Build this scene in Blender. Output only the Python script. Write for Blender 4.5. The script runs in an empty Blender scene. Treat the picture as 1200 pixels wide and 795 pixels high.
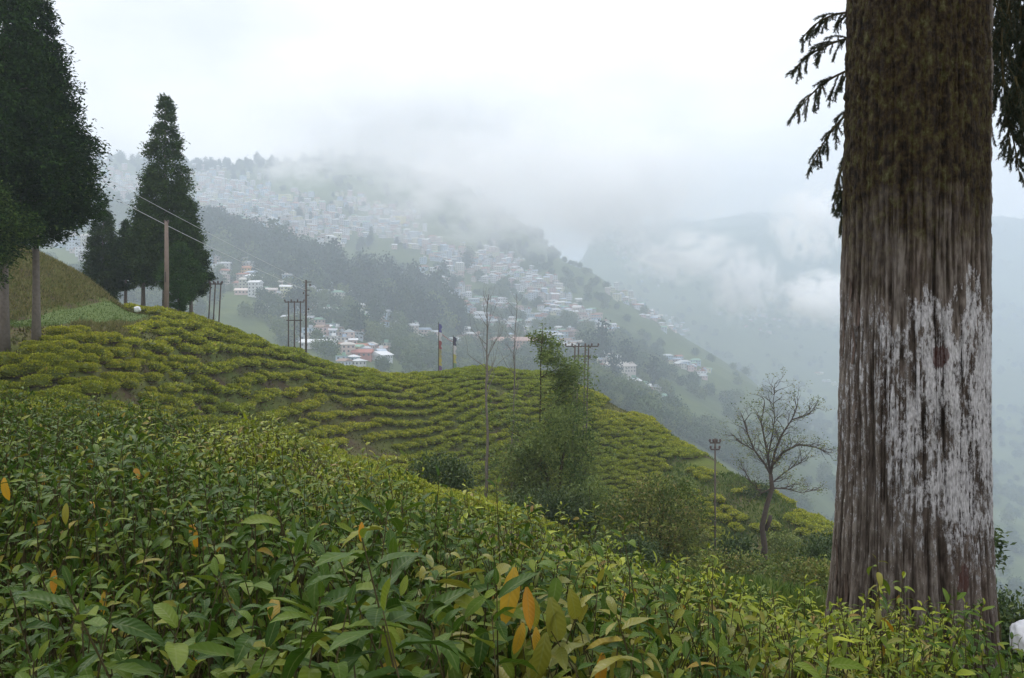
import bpy, math, random
import numpy as np
from mathutils import Vector, Matrix

rng = np.random.default_rng(7)
random.seed(7)
sc = bpy.context.scene
C = bpy.data.collections.new('scene'); sc.collection.children.link(C)
EYE, F = 1.6, 1000.0
def P(px, py, Y):
    return Vector(((px-600)/F*Y, Y, EYE+(397.5-py)/F*Y))

# ------------------------------------------------------------ camera, sky, sun
cam_d = bpy.data.cameras.new('camera'); cam = bpy.data.objects.new('camera', cam_d); C.objects.link(cam)
cam.location = (0, 0, EYE); cam.rotation_euler = (math.radians(90), 0, 0)
cam_d.sensor_width = 36; cam_d.lens = 30; cam_d.clip_start = 0.05; cam_d.clip_end = 20000
sc.camera = cam
sc.view_settings.view_transform = 'Standard'; sc.view_settings.look = 'None'
sc.view_settings.exposure = 0.46; sc.view_settings.gamma = 1
sc.render.engine = 'CYCLES'
cy = sc.cycles
cy.max_bounces = 18; cy.diffuse_bounces = 3; cy.glossy_bounces = 2; cy.transmission_bounces = 3
cy.transparent_max_bounces = 16; cy.volume_bounces = 16
cy.use_denoising = True; cy.use_adaptive_sampling = True; cy.adaptive_threshold = 0.02
cy.sample_clamp_indirect = 4; cy.volume_max_steps = 128; cy.volume_step_rate = 1.5
SUN_EL, SUN_AZ = math.radians(52), math.radians(-35)      # azimuth from +Y towards +X
w = bpy.data.worlds.new('World'); sc.world = w; w.use_nodes = True
nt = w.node_tree; nt.nodes.clear()
N = nt.nodes.new; L = nt.links.new
sky = N('ShaderNodeTexSky'); sky.sky_type = 'NISHITA'; sky.sun_disc = False
sky.sun_elevation = SUN_EL; sky.sun_rotation = SUN_AZ
sky.air_density = 1.5; sky.dust_density = 3.0
bg1 = N('ShaderNodeBackground'); bg1.inputs[1].default_value = 0.1; L(sky.outputs[0], bg1.inputs[0])
tc = N('ShaderNodeTexCoord')
mp = N('ShaderNodeMapping'); mp.inputs['Scale'].default_value = (1, 1, 2.2); L(tc.outputs['Generated'], mp.inputs[0])
nz = N('ShaderNodeTexNoise'); nz.inputs['Scale'].default_value = 2.3; nz.inputs['Detail'].default_value = 6
nz.inputs['Roughness'].default_value = 0.5; L(mp.outputs[0], nz.inputs['Vector'])
cr = N('ShaderNodeValToRGB'); cr.color_ramp.elements[0].position = 0.36; cr.color_ramp.elements[1].position = 0.62
cr.color_ramp.elements[0].color = (0.68, 0.70, 0.75, 1); cr.color_ramp.elements[1].color = (1.16, 1.125, 1.12, 1)
L(nz.outputs['Fac'], cr.inputs[0])
bg2 = N('ShaderNodeBackground'); bg2.inputs[1].default_value = 1.0; L(cr.outputs[0], bg2.inputs[0])
mx = N('ShaderNodeMixShader'); mx.inputs[0].default_value = 0.88
L(bg1.outputs[0], mx.inputs[1]); L(bg2.outputs[0], mx.inputs[2])
wo = N('ShaderNodeOutputWorld'); L(mx.outputs[0], wo.inputs[0])
sd = bpy.data.lights.new('sun', 'SUN'); sd.energy = 1.5; sd.angle = math.radians(14); sd.color = (1, 0.96, 0.88)
sun = bpy.data.objects.new('sun', sd); C.objects.link(sun)
dv = Vector((math.sin(SUN_AZ)*math.cos(SUN_EL), math.cos(SUN_AZ)*math.cos(SUN_EL), math.sin(SUN_EL)))
sun.rotation_euler = dv.to_track_quat('Z', 'Y').to_euler(); sun.location = (0, -5, 30)

# ------------------------------------------------------------ helpers
def hash3(ix, iy, iz, s=0):
    h = (ix.astype(np.int64)*374761393 + iy.astype(np.int64)*668265263 + iz.astype(np.int64)*2147483647 + s*1274126177) & 0xffffffff
    h = ((h ^ (h >> 13))*1103515245) & 0xffffffff
    h = ((h ^ (h >> 16))*2654435761) & 0xffffffff
    return ((h ^ (h >> 15)) & 0xffffff)/float(0xffffff)
def vnoise(x, y, z=None, s=0):
    x = np.asarray(x, float); y = np.asarray(y, float)
    z = np.zeros_like(x) if z is None else np.asarray(z, float)+np.zeros_like(x)
    x, y, z = np.broadcast_arrays(x, y, z)
    xi, yi, zi = np.floor(x), np.floor(y), np.floor(z)
    fx, fy, fz = x-xi, y-yi, z-zi
    fx, fy, fz = fx*fx*(3-2*fx), fy*fy*(3-2*fy), fz*fz*(3-2*fz)
    r = 0
    for a in (0, 1):
        for b in (0, 1):
            for c in (0, 1):
                r = r + hash3(xi+a, yi+b, zi+c, s)*(fx if a else 1-fx)*(fy if b else 1-fy)*(fz if c else 1-fz)
    return r
def fbm(x, y, z=None, o=4, s=0):
    r, a, t = 0, 1.0, 0
    z = 0 if z is None else z
    for i in range(o):
        r = r + a*vnoise(np.asarray(x)*2**i+i*17.3, np.asarray(y)*2**i+i*5.1, np.asarray(z)*2**i, s+i); t += a; a *= .5
    return r/t*2-1

def mesh(name, V, Fs, mats=(), mi=None, attrs=None, smooth=False):
    """V (n,3); Fs (m,k) array or list of lists"""
    me = bpy.data.meshes.new(name)
    V = np.asarray(V, np.float32)
    if isinstance(Fs, np.ndarray):
        m, k = Fs.shape
        me.vertices.add(len(V)); me.vertices.foreach_set('co', V.ravel())
        me.loops.add(m*k); me.loops.foreach_set('vertex_index', Fs.astype(np.int32).ravel())
        me.polygons.add(m); me.polygons.foreach_set('loop_start', np.arange(0, m*k, k, dtype=np.int32))
        me.polygons.foreach_set('loop_total', np.full(m, k, np.int32))
    else:
        me.from_pydata(V.tolist(), [], [list(map(int, f)) for f in Fs])
    for mt in mats: me.materials.append(mt)
    if mi is not None: me.polygons.foreach_set('material_index', np.asarray(mi, np.int32))
    if attrs:
        for k_, v in attrs.items():
            v = np.asarray(v, np.float32)
            if v.ndim == 1:
                a = me.attributes.new(k_, 'FLOAT', 'POINT'); a.data.foreach_set('value', v)
            else:
                a = me.attributes.new(k_, 'FLOAT_COLOR', 'POINT')
                a.data.foreach_set('color', np.concatenate([v, np.ones((len(v), 1), np.float32)], 1).astype(np.float32).ravel())
    if smooth: me.polygons.foreach_set('use_smooth', np.ones(len(me.polygons), bool))
    me.update(calc_edges=True); me.validate(clean_customdata=False)
    return me
def obj(name, me, parent=None, loc=None, kind=None):
    o = bpy.data.objects.new(name, me); C.objects.link(o)
    if parent: o.parent = parent
    if loc is not None: o.location = loc
    if kind: o['kind'] = kind
    return o
def tag(o, label, cat=None, group=None):
    o['label'] = label
    if cat: o['category'] = cat
    if group: o['group'] = group
    return o
def thing(name, label, cat, loc=(0, 0, 0), group=None, rz=0):
    o = bpy.data.objects.new(name, None); o.empty_display_size = .2; C.objects.link(o)
    o.location = loc; o.rotation_euler = (0, 0, rz)
    return tag(o, label, cat, group)
def dup(root, loc, rz=0, s=1, label=None, group=None):
    r = root.copy(); C.objects.link(r); r.location = loc; r.rotation_euler = (0, 0, rz)
    r.scale = (s, s, s) if not hasattr(s, '__len__') else s
    if label: r['label'] = label
    if group: r['group'] = group
    for ch in list(root.children):
        c = ch.copy(); C.objects.link(c); c.parent = r
        for g in list(ch.children):
            d = g.copy(); C.objects.link(d); d.parent = c
    return r
class MB:
    """collects quads / tubes / boxes into one mesh"""
    def __init__(s): s.v = []; s.f = []; s.m = []; s.n = 0
    def add(s, V, Fc, m=0):
        V = np.asarray(V, float)
        s.v.append(V); s.f += [[i+s.n for i in f] for f in Fc]; s.m += [m]*len(Fc); s.n += len(V)
    def box(s, c, d, rz=0, m=0):
        c = np.asarray(c, float); hx, hy, hz = np.asarray(d, float)/2
        V = np.array([[x, y, z] for z in (-hz, hz) for y in (-hy, hy) for x in (-hx, hx)])
        ca, sa = math.cos(rz), math.sin(rz)
        V = np.stack([V[:, 0]*ca-V[:, 1]*sa, V[:, 0]*sa+V[:, 1]*ca, V[:, 2]], 1)+c
        s.add(V, [(0, 2, 3, 1), (4, 5, 7, 6), (0, 1, 5, 4), (2, 6, 7, 3), (0, 4, 6, 2), (1, 3, 7, 5)], m)
    def tube(s, pts, rad, n=6, m=0, cap=True):
        pts = [Vector(p) for p in pts]
        if not hasattr(rad, '__len__'): rad = [rad]*len(pts)
        V = []; Fc = []
        t0 = (pts[1]-pts[0]).normalized()
        a = t0.orthogonal().normalized()
        for i, p in enumerate(pts):
            t = (pts[min(i+1, len(pts)-1)]-pts[max(i-1, 0)]).normalized()
            a = (a-t*a.dot(t))
            a = a.normalized() if a.length > 1e-6 else t.orthogonal().normalized()
            b = t.cross(a)
            for k in range(n):
                an = 2*math.pi*k/n
                V.append(p+(a*math.cos(an)+b*math.sin(an))*rad[i])
        for i in range(len(pts)-1):
            for k in range(n):
                k2 = (k+1) % n
                Fc.append((i*n+k, i*n+k2, (i+1)*n+k2, (i+1)*n+k))
        if cap:
            Fc.append(tuple(range(n))[::-1]); Fc.append(tuple((len(pts)-1)*n+k for k in range(n)))
        s.add([tuple(v) for v in V], Fc, m)
    def build(s, name, mats, parent=None, loc=None, smooth=False, kind=None, attrs=None):
        me = mesh(name, np.concatenate(s.v), s.f, mats, s.m, attrs, smooth)
        return obj(name, me, parent, loc, kind)

def unit(a):
    return a/np.maximum(np.linalg.norm(a, axis=-1, keepdims=True), 1e-9)
def rhombi(Pn, D, Nn, ln, wd, droop=0.0):
    """folded little leaves: 4 verts, 1 quad each, along D with normal N"""
    D = unit(D); S = unit(np.cross(D, Nn)); Nn = np.cross(S, D)
    ln = np.asarray(ln)[..., None]; wd = np.asarray(wd)[..., None]
    a = Pn; b = Pn+D*ln*.45+S*wd*.5+Nn*wd*.12; c = Pn+D*ln-Nn*ln*droop; d = Pn+D*ln*.45-S*wd*.5+Nn*wd*.12
    V = np.stack([a, b, c, d], 1).reshape(-1, 3)
    Fc = np.arange(len(Pn)*4).reshape(-1, 4)
    return V, Fc

# ------------------------------------------------------------ materials
class MT:
    def __init__(s, name):
        s.m = bpy.data.materials.new(name); s.m.use_nodes = True; s.t = s.m.node_tree; s.t.nodes.clear()
        s.out = s.n('ShaderNodeOutputMaterial')
    def n(s, ty, **k):
        nd = s.t.nodes.new(ty)
        for a, b in k.items(): setattr(nd, a, b)
        return nd
    def l(s, a, b): s.t.links.new(a, b)
    def noise(s, scale, detail=4, rough=.55, vec=None, dist=0):
        nd = s.n('ShaderNodeTexNoise'); nd.inputs['Scale'].default_value = scale; nd.inputs['Detail'].default_value = detail
        nd.inputs['Roughness'].default_value = rough; nd.inputs['Distortion'].default_value = dist
        if vec: s.l(vec, nd.inputs['Vector'])
        return nd.outputs['Fac']
    def ramp(s, fac, stops, interp='LINEAR'):
        r = s.n('ShaderNodeValToRGB'); r.color_ramp.interpolation = interp
        e = r.color_ramp.elements
        while len(e) < len(stops): e.new(0.5)
        for i, (p_, c_) in enumerate(stops):
            e[i].position = p_; e[i].color = (*c_, 1) if hasattr(c_, '__len__') else (c_, c_, c_, 1)
        s.l(fac, r.inputs[0]); return r.outputs[0]
    def math(s, op, a, b=None, clamp=False):
        nd = s.n('ShaderNodeMath', operation=op, use_clamp=clamp)
        for i, x in enumerate((a, b)):
            if x is None: continue
            if isinstance(x, (int, float)): nd.inputs[i].default_value = x
            else: s.l(x, nd.inputs[i])
        return nd.outputs[0]
    def mix(s, fac, a, b, mode='MIX'):
        nd = s.n('ShaderNodeMix', data_type='RGBA', blend_type=mode)
        for i, x in ((0, fac), (6, a), (7, b)):
            if isinstance(x, (int, float)): nd.inputs[i].default_value = x
            elif isinstance(x, tuple): nd.inputs[i].default_value = (*x, 1)
            else: s.l(x, nd.inputs[i])
        return nd.outputs[2]
    def coord(s, which='Object', scale=(1, 1, 1)):
        c = s.n('ShaderNodeTexCoord'); m = s.n('ShaderNodeMapping'); m.inputs['Scale'].default_value = scale
        s.l(c.outputs[which], m.inputs[0]); return m.outputs[0]
    def pos(s, scale=(1, 1, 1)):
        c = s.n('ShaderNodeNewGeometry'); m = s.n('ShaderNodeMapping'); m.inputs['Scale'].default_value = scale
        s.l(c.outputs['Position'], m.inputs[0]); return m.outputs[0]
    def attr(s, name): 
        a = s.n('ShaderNodeAttribute'); a.attribute_name = name; return a
    def rnd(s):
        a = s.attr('tint').outputs['Fac']; o = s.n('ShaderNodeObjectInfo').outputs['Random']
        return s.math('FRACT', s.math('ADD', a, o))
    def fin(s, col, rough=.7, spec=.3, bump=None, bdist=.02, bstr=.6, trans=0.0, tcol=None, metal=0):
        p = s.n('ShaderNodeBsdfPrincipled')
        for i, x in (('Base Color', col), ('Roughness', rough)):
            if isinstance(x, tuple): p.inputs[i].default_value = (*x, 1)
            elif isinstance(x, (int, float)): p.inputs[i].default_value = x
            else: s.l(x, p.inputs[i])
        p.inputs['Specular IOR Level'].default_value = spec; p.inputs['Metallic'].default_value = metal
        if bump is not None:
            b = s.n('ShaderNodeBump'); b.inputs['Distance'].default_value = bdist; b.inputs['Strength'].default_value = bstr
            s.l(bump, b.inputs['Height']); s.l(b.outputs[0], p.inputs['Normal'])
        o = p.outputs[0]
        if trans > 0:
            t = s.n('ShaderNodeBsdfTranslucent')
            if tcol is None: tcol = col
            if isinstance(tcol, tuple): t.inputs[0].default_value = (*tcol, 1)
            else: s.l(tcol, t.inputs[0])
            m = s.n('ShaderNodeMixShader'); m.inputs[0].default_value = trans
            s.l(o, m.inputs[1]); s.l(t.outputs[0], m.inputs[2]); o = m.outputs[0]
        s.l(o, s.out.inputs[0]); return s.m

def leaf_mat(name, stops, rough=.5, spec=.4, trans=.2, ns=0.0, patch=None, vein=False):
    m = MT(name); r = m.rnd(); col = m.ramp(r, stops)
    if vein:                                        # pale midrib, faint side veins, browned tips and spots
        ac = m.math('ABSOLUTE', m.attr('across').outputs['Fac']); al = m.attr('along').outputs['Fac']
        rib = m.ramp(ac, [(.03, .75), (.11, 0.)])
        sv = m.math('SINE', m.math('SUBTRACT', m.math('MULTIPLY', al, 52), m.math('MULTIPLY', ac, 9)))
        col = m.mix(m.math('MULTIPLY', m.math('GREATER_THAN', sv, .8), .10), col, m.mix(1.0, col, (.62, .68, .6), 'MULTIPLY'))
        col = m.mix(rib, col, m.mix(.5, col, (.20, .24, .09)))
        nf = m.noise(38, 5, .7, vec=m.pos())
        col = m.mix(m.ramp(nf, [(.66, 0.), (.72, .7)]), col, (.13, .09, .03))
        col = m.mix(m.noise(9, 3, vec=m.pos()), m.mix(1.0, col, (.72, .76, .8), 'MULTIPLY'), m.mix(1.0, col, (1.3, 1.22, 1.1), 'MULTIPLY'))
        return m.fin(col, rough, spec, bump=sv, bdist=.001, bstr=.25, trans=trans)
    if ns > 0:                                      # broad drifts of colour over the ground
        nf = m.noise(ns, 3, vec=m.pos())
        col = m.mix(m.ramp(nf, [(.38, 0.0), (.62, 1.0)]), m.mix(1.0, col, patch, 'MULTIPLY'), col)
    return m.fin(col, rough, spec, trans=trans)
def plain(name, col, rough=.7, spec=.3, var=.25, sc_=6, metal=0):
    m = MT(name); nf = m.noise(sc_, 5, vec=m.coord())
    c = m.mix(nf, tuple(x*(1-var) for x in col), tuple(min(1, x*(1+var)) for x in col))
    return m.fin(c, rough, spec, bump=nf, bdist=.01, metal=metal)

M = {}
M['conifer'] = leaf_mat('conifer_foliage', [(0, (.013, .034, .009)), (.4, (.025, .058, .013)), (.75, (.042, .082, .017)), (1, (.075, .115, .025))], .9, .05, .08)
M['conifer_far'] = leaf_mat('forest_conifer', [(0, (.018, .036, .020)), (.5, (.030, .054, .026)), (1, (.05, .075, .03))], .8, .1, .0)
M['conifer_bright'] = leaf_mat('bright_conifer_foliage', [(0, (.022, .058, .012)), (.5, (.035, .085, .018)), (1, (.06, .12, .025))], .9, .05, .12)
M['broad'] = leaf_mat('broadleaf_foliage', [(0, (.03, .06, .015)), (.5, (.06, .10, .025)), (1, (.11, .15, .035))], .55, .35, .2)
M['fresh'] = leaf_mat('fresh_foliage', [(0, (.06, .11, .028)), (.5, (.12, .18, .042)), (1, (.21, .26, .065))], .6, .25, .25)
M['scrub'] = leaf_mat('scrub_foliage', [(0, (.07, .11, .022)), (.5, (.14, .19, .034)), (.85, (.21, .25, .05)), (1, (.24, .18, .06))], .6, .3, .2)
M['tea'] = leaf_mat('tea_foliage', [(0, (.17, .20, .016)), (.35, (.30, .325, .020)), (.7, (.42, .43, .026)), (.92, (.52, .50, .04)), (1, (.40, .27, .05))], .5, .35, .2, .06, (.72, .85, .9))
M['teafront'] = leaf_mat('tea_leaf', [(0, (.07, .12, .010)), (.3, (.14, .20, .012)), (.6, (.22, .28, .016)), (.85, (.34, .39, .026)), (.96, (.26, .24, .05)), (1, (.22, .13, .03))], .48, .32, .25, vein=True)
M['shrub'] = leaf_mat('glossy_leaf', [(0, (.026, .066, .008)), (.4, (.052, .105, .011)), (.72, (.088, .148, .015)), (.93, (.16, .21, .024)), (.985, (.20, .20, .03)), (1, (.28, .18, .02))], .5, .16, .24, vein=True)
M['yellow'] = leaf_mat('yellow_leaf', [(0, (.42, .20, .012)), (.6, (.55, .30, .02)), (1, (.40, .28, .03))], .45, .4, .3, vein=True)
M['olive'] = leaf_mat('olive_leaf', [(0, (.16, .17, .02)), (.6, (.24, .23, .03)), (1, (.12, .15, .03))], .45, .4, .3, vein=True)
M['twig'] = plain('twig_bark', (.065, .055, .026), .85, .1, .4, 20)
M['greybark'] = plain('grey_bark', (.16, .14, .12), .9, .1, .5, 8)
M['darkbark'] = plain('dark_bark', (.085, .070, .06), .9, .1, .4, 8)
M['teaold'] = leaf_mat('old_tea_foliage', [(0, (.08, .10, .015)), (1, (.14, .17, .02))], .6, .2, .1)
M['teawood'] = plain('tea_wood', (.12, .09, .07), .9, .1, .4, 15)
M['steel'] = plain('rusty_steel', (.085, .065, .055), .7, .3, .4, 6)
M['concrete'] = plain('weathered_concrete', (.20, .155, .125), .85, .2, .3, 4)
M['wire'] = plain('aluminium_wire', (.62, .62, .62), .4, .5, .1, 2, .3)
M['insul'] = plain('brown_insulator', (.08, .05, .045), .3, .5, .2, 5)
# ------------------------------------------------------------ terrain
# profiles along bearings: knots (distance, picture row it shows at); the near hill, then the far slopes
def face(top, pb, slope=.46):
    """hillside facing the viewer: from the row pb where it comes into sight up to its crest"""
    (Yt, pt) = top; zt = EYE+(397.5-pt)/F*Yt; k = (pb-397.5)/F
    Yb = (EYE-zt+slope*Yt)/(slope+k)
    zm = zt-.33*(Yt-Yb)*slope*.75; Ym = Yb+.67*(Yt-Yb); zb = EYE-k*Yb
    zm = zb+(zt-zb)*.76
    return [(Yb, pb), (Ym, 397.5-(zm-EYE)/Ym*F), top]
NEAR = {
 -300: face((34, 380), 470)+[(44, 350), (50, 290), (60, 230), (80, 200)],
 0:    face((36, 389), 474)+[(39.5, 374), (42, 370), (48, 312), (54, 278), (66, 268)],
 50:   face((36, 393), 478)+[(41, 375), (43.5, 370), (50, 318), (56, 294), (64, 298)],
 100:  face((38, 391), 486)+[(44, 371), (47, 367), (54, 325), (58, 320), (66, 335)],
 150:  face((46, 376), 494)+[(52, 365), (58, 359), (75, 357)],
 200:  face((55, 366), 503)+[(64, 361), (75, 360)],
 250:  face((61, 378), 510)+[(68, 378)],
 300:  face((67, 391), 517),
 350:  face((72, 406), 526),
 430:  face((79, 427), 545),
 500:  face((86, 430), 562),
 560:  face((90, 424), 582),
 640:  face((94, 431), 608),
 700:  face((92, 456), 635),
 760:  face((86, 486), 655),
 830:  [(38, 668)]+face((78, 526), 672),
 900:  [(38, 674)]+face((70, 567), 684),
 960:  [(38, 690)]+face((64, 606), 700),
 1030: [(38, 720)]+face((58, 668), 735),
 1200: [(28, 800), (40, 800), (50, 780), (60, 765)],
 1500: [(28, 900), (40, 880), (60, 850)],
}
FARP = {
 -300: [(540, 400), (730, 345), (960, 270), (1060, 275), (1250, 255), (1680, 225), (2000, 200), (2300, 215)],
 50:   [(540, 395), (730, 335), (960, 282), (1060, 284), (1250, 262), (1680, 222), (2000, 190), (2300, 205)],
 150:  [(540, 400), (730, 345), (960, 275), (1060, 282), (1250, 258), (1680, 218), (2000, 186), (2300, 200)],
 240:  [(540, 420), (670, 375), (840, 315), (1020, 276), (1120, 282), (1330, 257), (1680, 224), (2000, 193), (2300, 205)],
 330:  [(540, 430), (670, 388), (840, 338), (1020, 300), (1120, 304), (1330, 272), (1680, 230), (2000, 190), (2300, 200)],
 400:  [(540, 440), (670, 405), (840, 360), (1020, 325), (1120, 328), (1330, 288), (1680, 240), (2000, 184), (2300, 195)],
 470:  [(540, 448), (670, 418), (840, 378), (1020, 345), (1120, 345), (1330, 303), (1680, 250), (2000, 190), (2300, 200)],
 540:  [(540, 455), (670, 430), (840, 395), (1020, 362), (1120, 358), (1330, 320), (1680, 272), (2000, 215), (2400, 240)],
 620:  [(500, 465), (760, 422), (950, 395), (1250, 345), (1600, 295), (1900, 262), (2300, 290)],
 700:  [(400, 505), (600, 455), (800, 425), (1100, 378), (1400, 340), (1600, 318), (1900, 350), (2300, 380), (2800, 330), (3400, 262)],
 760:  [(400, 535), (600, 485), (800, 455), (1100, 410), (1400, 366), (1500, 356), (1700, 382), (2200, 400), (2800, 325), (3400, 255)],
 830:  [(400, 575), (600, 528), (900, 472), (1200, 420), (1400, 404), (1600, 428), (2000, 430), (2800, 325), (3400, 248)],
 890:  [(400, 610), (600, 565), (900, 508), (1200, 458), (1350, 446), (1500, 470), (1900, 455), (2800, 330), (3400, 244)],
 960:  [(400, 690), (600, 640), (900, 565), (1200, 530), (1500, 505), (2000, 452), (2800, 340), (3400, 244)],
 1100: [(400, 790), (600, 730), (900, 640), (1500, 530), (2000, 455), (2800, 345), (3400, 246)],
 1200: [(400, 830), (600, 760), (900, 660), (1500, 540), (2000, 460), (2800, 345), (3400, 248)],
 1500: [(400, 830), (600, 760), (900, 660), (1500, 540), (2000, 460), (2800, 340), (3400, 250)],
}
UG = np.linspace(-.95, .95, 381); LG = np.linspace(math.log(.8), math.log(5200), 700); YG = np.exp(LG)
def build_table():
    def cols(T, f):
        ks = sorted(T); return (np.array(ks)-600)/F, [f(k, T[k]) for k in ks]
    def nf(k, rows):
        u = (k-600)/F
        tea = .42 if k > 120 else .3
        zg = -.25*max(0, min(1, (u+.1)/.5))
        kn = [(0, 0.0), (3, zg*.5), (6, zg-.1-.5*max(0, u+.2)), (12, None)]
        zs = [(Y, EYE+(397.5-py)/F*Y-tea) for Y, py in rows]
        z12 = kn[2][1]+(zs[0][1]-kn[2][1])*(12-6)/(zs[0][0]-6)
        kn[3] = (12, z12)
        kn += zs
        Y, z = zs[-1]
        kn += [(Y+8, z-1.6), (Y+25, z-10), (Y+60, z-30)]
        return kn
    un, cn = cols(NEAR, nf)
    uf, cf = cols(FARP, lambda k, rows: [(Y, EYE+(397.5-py)/F*Y) for Y, py in rows])
    def prof(us, cs, ext):
        A = np.stack([np.interp(YG, [a for a, b in c], [b for a, b in c]) for c in cs])
        if ext:                                      # past the last crest the land falls away
            for i, c in enumerate(cs):
                m_ = YG > c[-1][0]; A[i, m_] = c[-1][1]-(YG[m_]-c[-1][0])*.35
        B = np.stack([np.interp(UG, us, A[:, j]) for j in range(len(YG))], 1)
        return B
    Zn = prof(un, cn, False)
    # cut: the near hill ends at its own distance in each bearing
    Yn = np.interp(UG, un, [c[-1][0] for c in cn]); zn = np.interp(UG, un, [c[-1][1] for c in cn])
    Zf = prof(uf, cf, True)
    zf0 = np.interp(UG, uf, [c[0][1] for c in cf]); Yf = np.interp(UG, uf, [c[0][0] for c in cf])
    Z = Zn.copy()
    for i in range(len(UG)):
        far = YG >= Yf[i]; mid = (YG > Yn[i]) & ~far
        Z[i, far] = Zf[i, far]
        t = (YG[mid]-Yn[i])/(Yf[i]-Yn[i]); vb = min(zn[i], zf0[i])-18
        Z[i, mid] = zn[i]*(1-t)**2+2*t*(1-t)*vb+zf0[i]*t**2
    K = np.array([1, 2, 3, 2, 1.]); K /= K.sum()
    for _ in range(2):
        Zp = np.pad(Z, ((2, 2), (0, 0)), 'edge'); Z = sum(K[j]*Zp[j:j+Z.shape[0]] for j in range(5))
        Zp = np.pad(Z, ((0, 0), (2, 2)), 'edge'); Z = sum(K[j]*Zp[:, j:j+Z.shape[1]] for j in range(5))
    X = UG[:, None]*YG[None]; YY = np.broadcast_to(YG, X.shape)
    wf = np.clip((YY-160)/500, 0, 1)
    rid = 1-np.abs(fbm(X/260, YY/330, o=4, s=3))*2
    Z = Z+wf*(fbm(X/160, YY/160, o=5, s=9)*13+rid*15-10)
    wn = np.clip((YY-10)/20, 0, 1)*(1-np.clip((YY-120)/60, 0, 1))
    Z = Z+wn*fbm(X/7, YY/7, o=3, s=5)*.22
    return Z
ZT = build_table()
def H(x, y):
    x = np.asarray(x, float); y = np.asarray(y, float)
    u = x/np.maximum(y, 8); l = np.log(np.clip(y, .8, 5100))
    a = np.clip((u-UG[0])/(UG[1]-UG[0]), 0, len(UG)-1.001); b = np.clip((l-LG[0])/(LG[1]-LG[0]), 0, len(LG)-1.001)
    i = a.astype(int); j = b.astype(int); fa = a-i; fb = b-j
    return (ZT[i, j]*(1-fa)+ZT[i+1, j]*fa)*(1-fb)+(ZT[i, j+1]*(1-fa)+ZT[i+1, j+1]*fa)*fb
def Hp(x, y): return float(H(x, y))
def G(px, Y, dz=0):
    x = (px-600)/F*Y; return Vector((x, Y, Hp(x, Y)+dz))
def hit(px, py, ymin=130, ymax=5000):
    """where on the land a sight line meets it"""
    u = (px-600)/F; ys = YG[(YG > ymin) & (YG < ymax)]
    s = (H(u*ys, ys)-EYE)/ys
    k = np.nonzero(s >= (397.5-py)/F)[0]
    return None if len(k) == 0 else float(ys[k[0]])

def grid_sheet(name, us, ys, mat, kind='structure', minw=8):
    U, Yv = np.meshgrid(us, ys, indexing='ij')
    X = U*np.maximum(Yv, minw)
    V = np.stack([X, Yv, H(X, Yv)], -1).reshape(-1, 3)
    n, m = U.shape
    a = (np.arange(n-1)[:, None]*m+np.arange(m-1)[None]).ravel()
    me = mesh(name, V, np.stack([a, a+m, a+m+1, a+1], 1), [mat], smooth=True)
    return obj(name, me, kind=kind)
g = MT('hill_soil_and_grass')
n1 = g.noise(.35, 5, vec=g.pos()); n2 = g.noise(3.0, 6, .65, vec=g.pos()); n3 = g.noise(.06, 3, vec=g.pos())
soil = g.mix(n2, (.045, .035, .022), (.13, .10, .06)); grass = g.mix(n2, (.06, .085, .022), (.16, .19, .05))
c = g.mix(g.ramp(n1, [(.36, 0.), (.52, 1.)]), soil, grass)
c = g.mix(g.ramp(n3, [(.5, 0.), (.7, .5)]), c, (.14, .10, .065))
M['hill'] = g.fin(c, .95, .05, bump=n2, bdist=.15, bstr=.8)
g = MT('far_slope_ground')
n1 = g.noise(.010, 6, .6, vec=g.pos()); n2 = g.noise(.05, 6, .7, vec=g.pos()); n3 = g.noise(.0035, 4, vec=g.pos())
c = g.mix(n2, (.045, .070, .024), (.13, .16, .055))
c = g.mix(g.ramp(n1, [(.5, 0.), (.62, .8)]), c, g.mix(n2, (.07, .10, .03), (.17, .19, .07)))
c = g.mix(g.ramp(n3, [(.5, 0.), (.65, .5)]), c, (.16, .20, .075))
M['slope'] = g.fin(c, .95, .03, bump=n2, bdist=3, bstr=.6)
YS_n = np.concatenate([np.linspace(-40, .5, 12), YG[(YG > .8) & (YG < 260)][::2]])
NB = YS_n[-1]
grid_sheet('ground', np.linspace(-.95, .95, 420), YS_n, M['hill'])
grid_sheet('valley_slopes', UG, np.concatenate([[NB], YG[(YG > 261) & (YG < 5000)]]), M['slope'])

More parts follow.
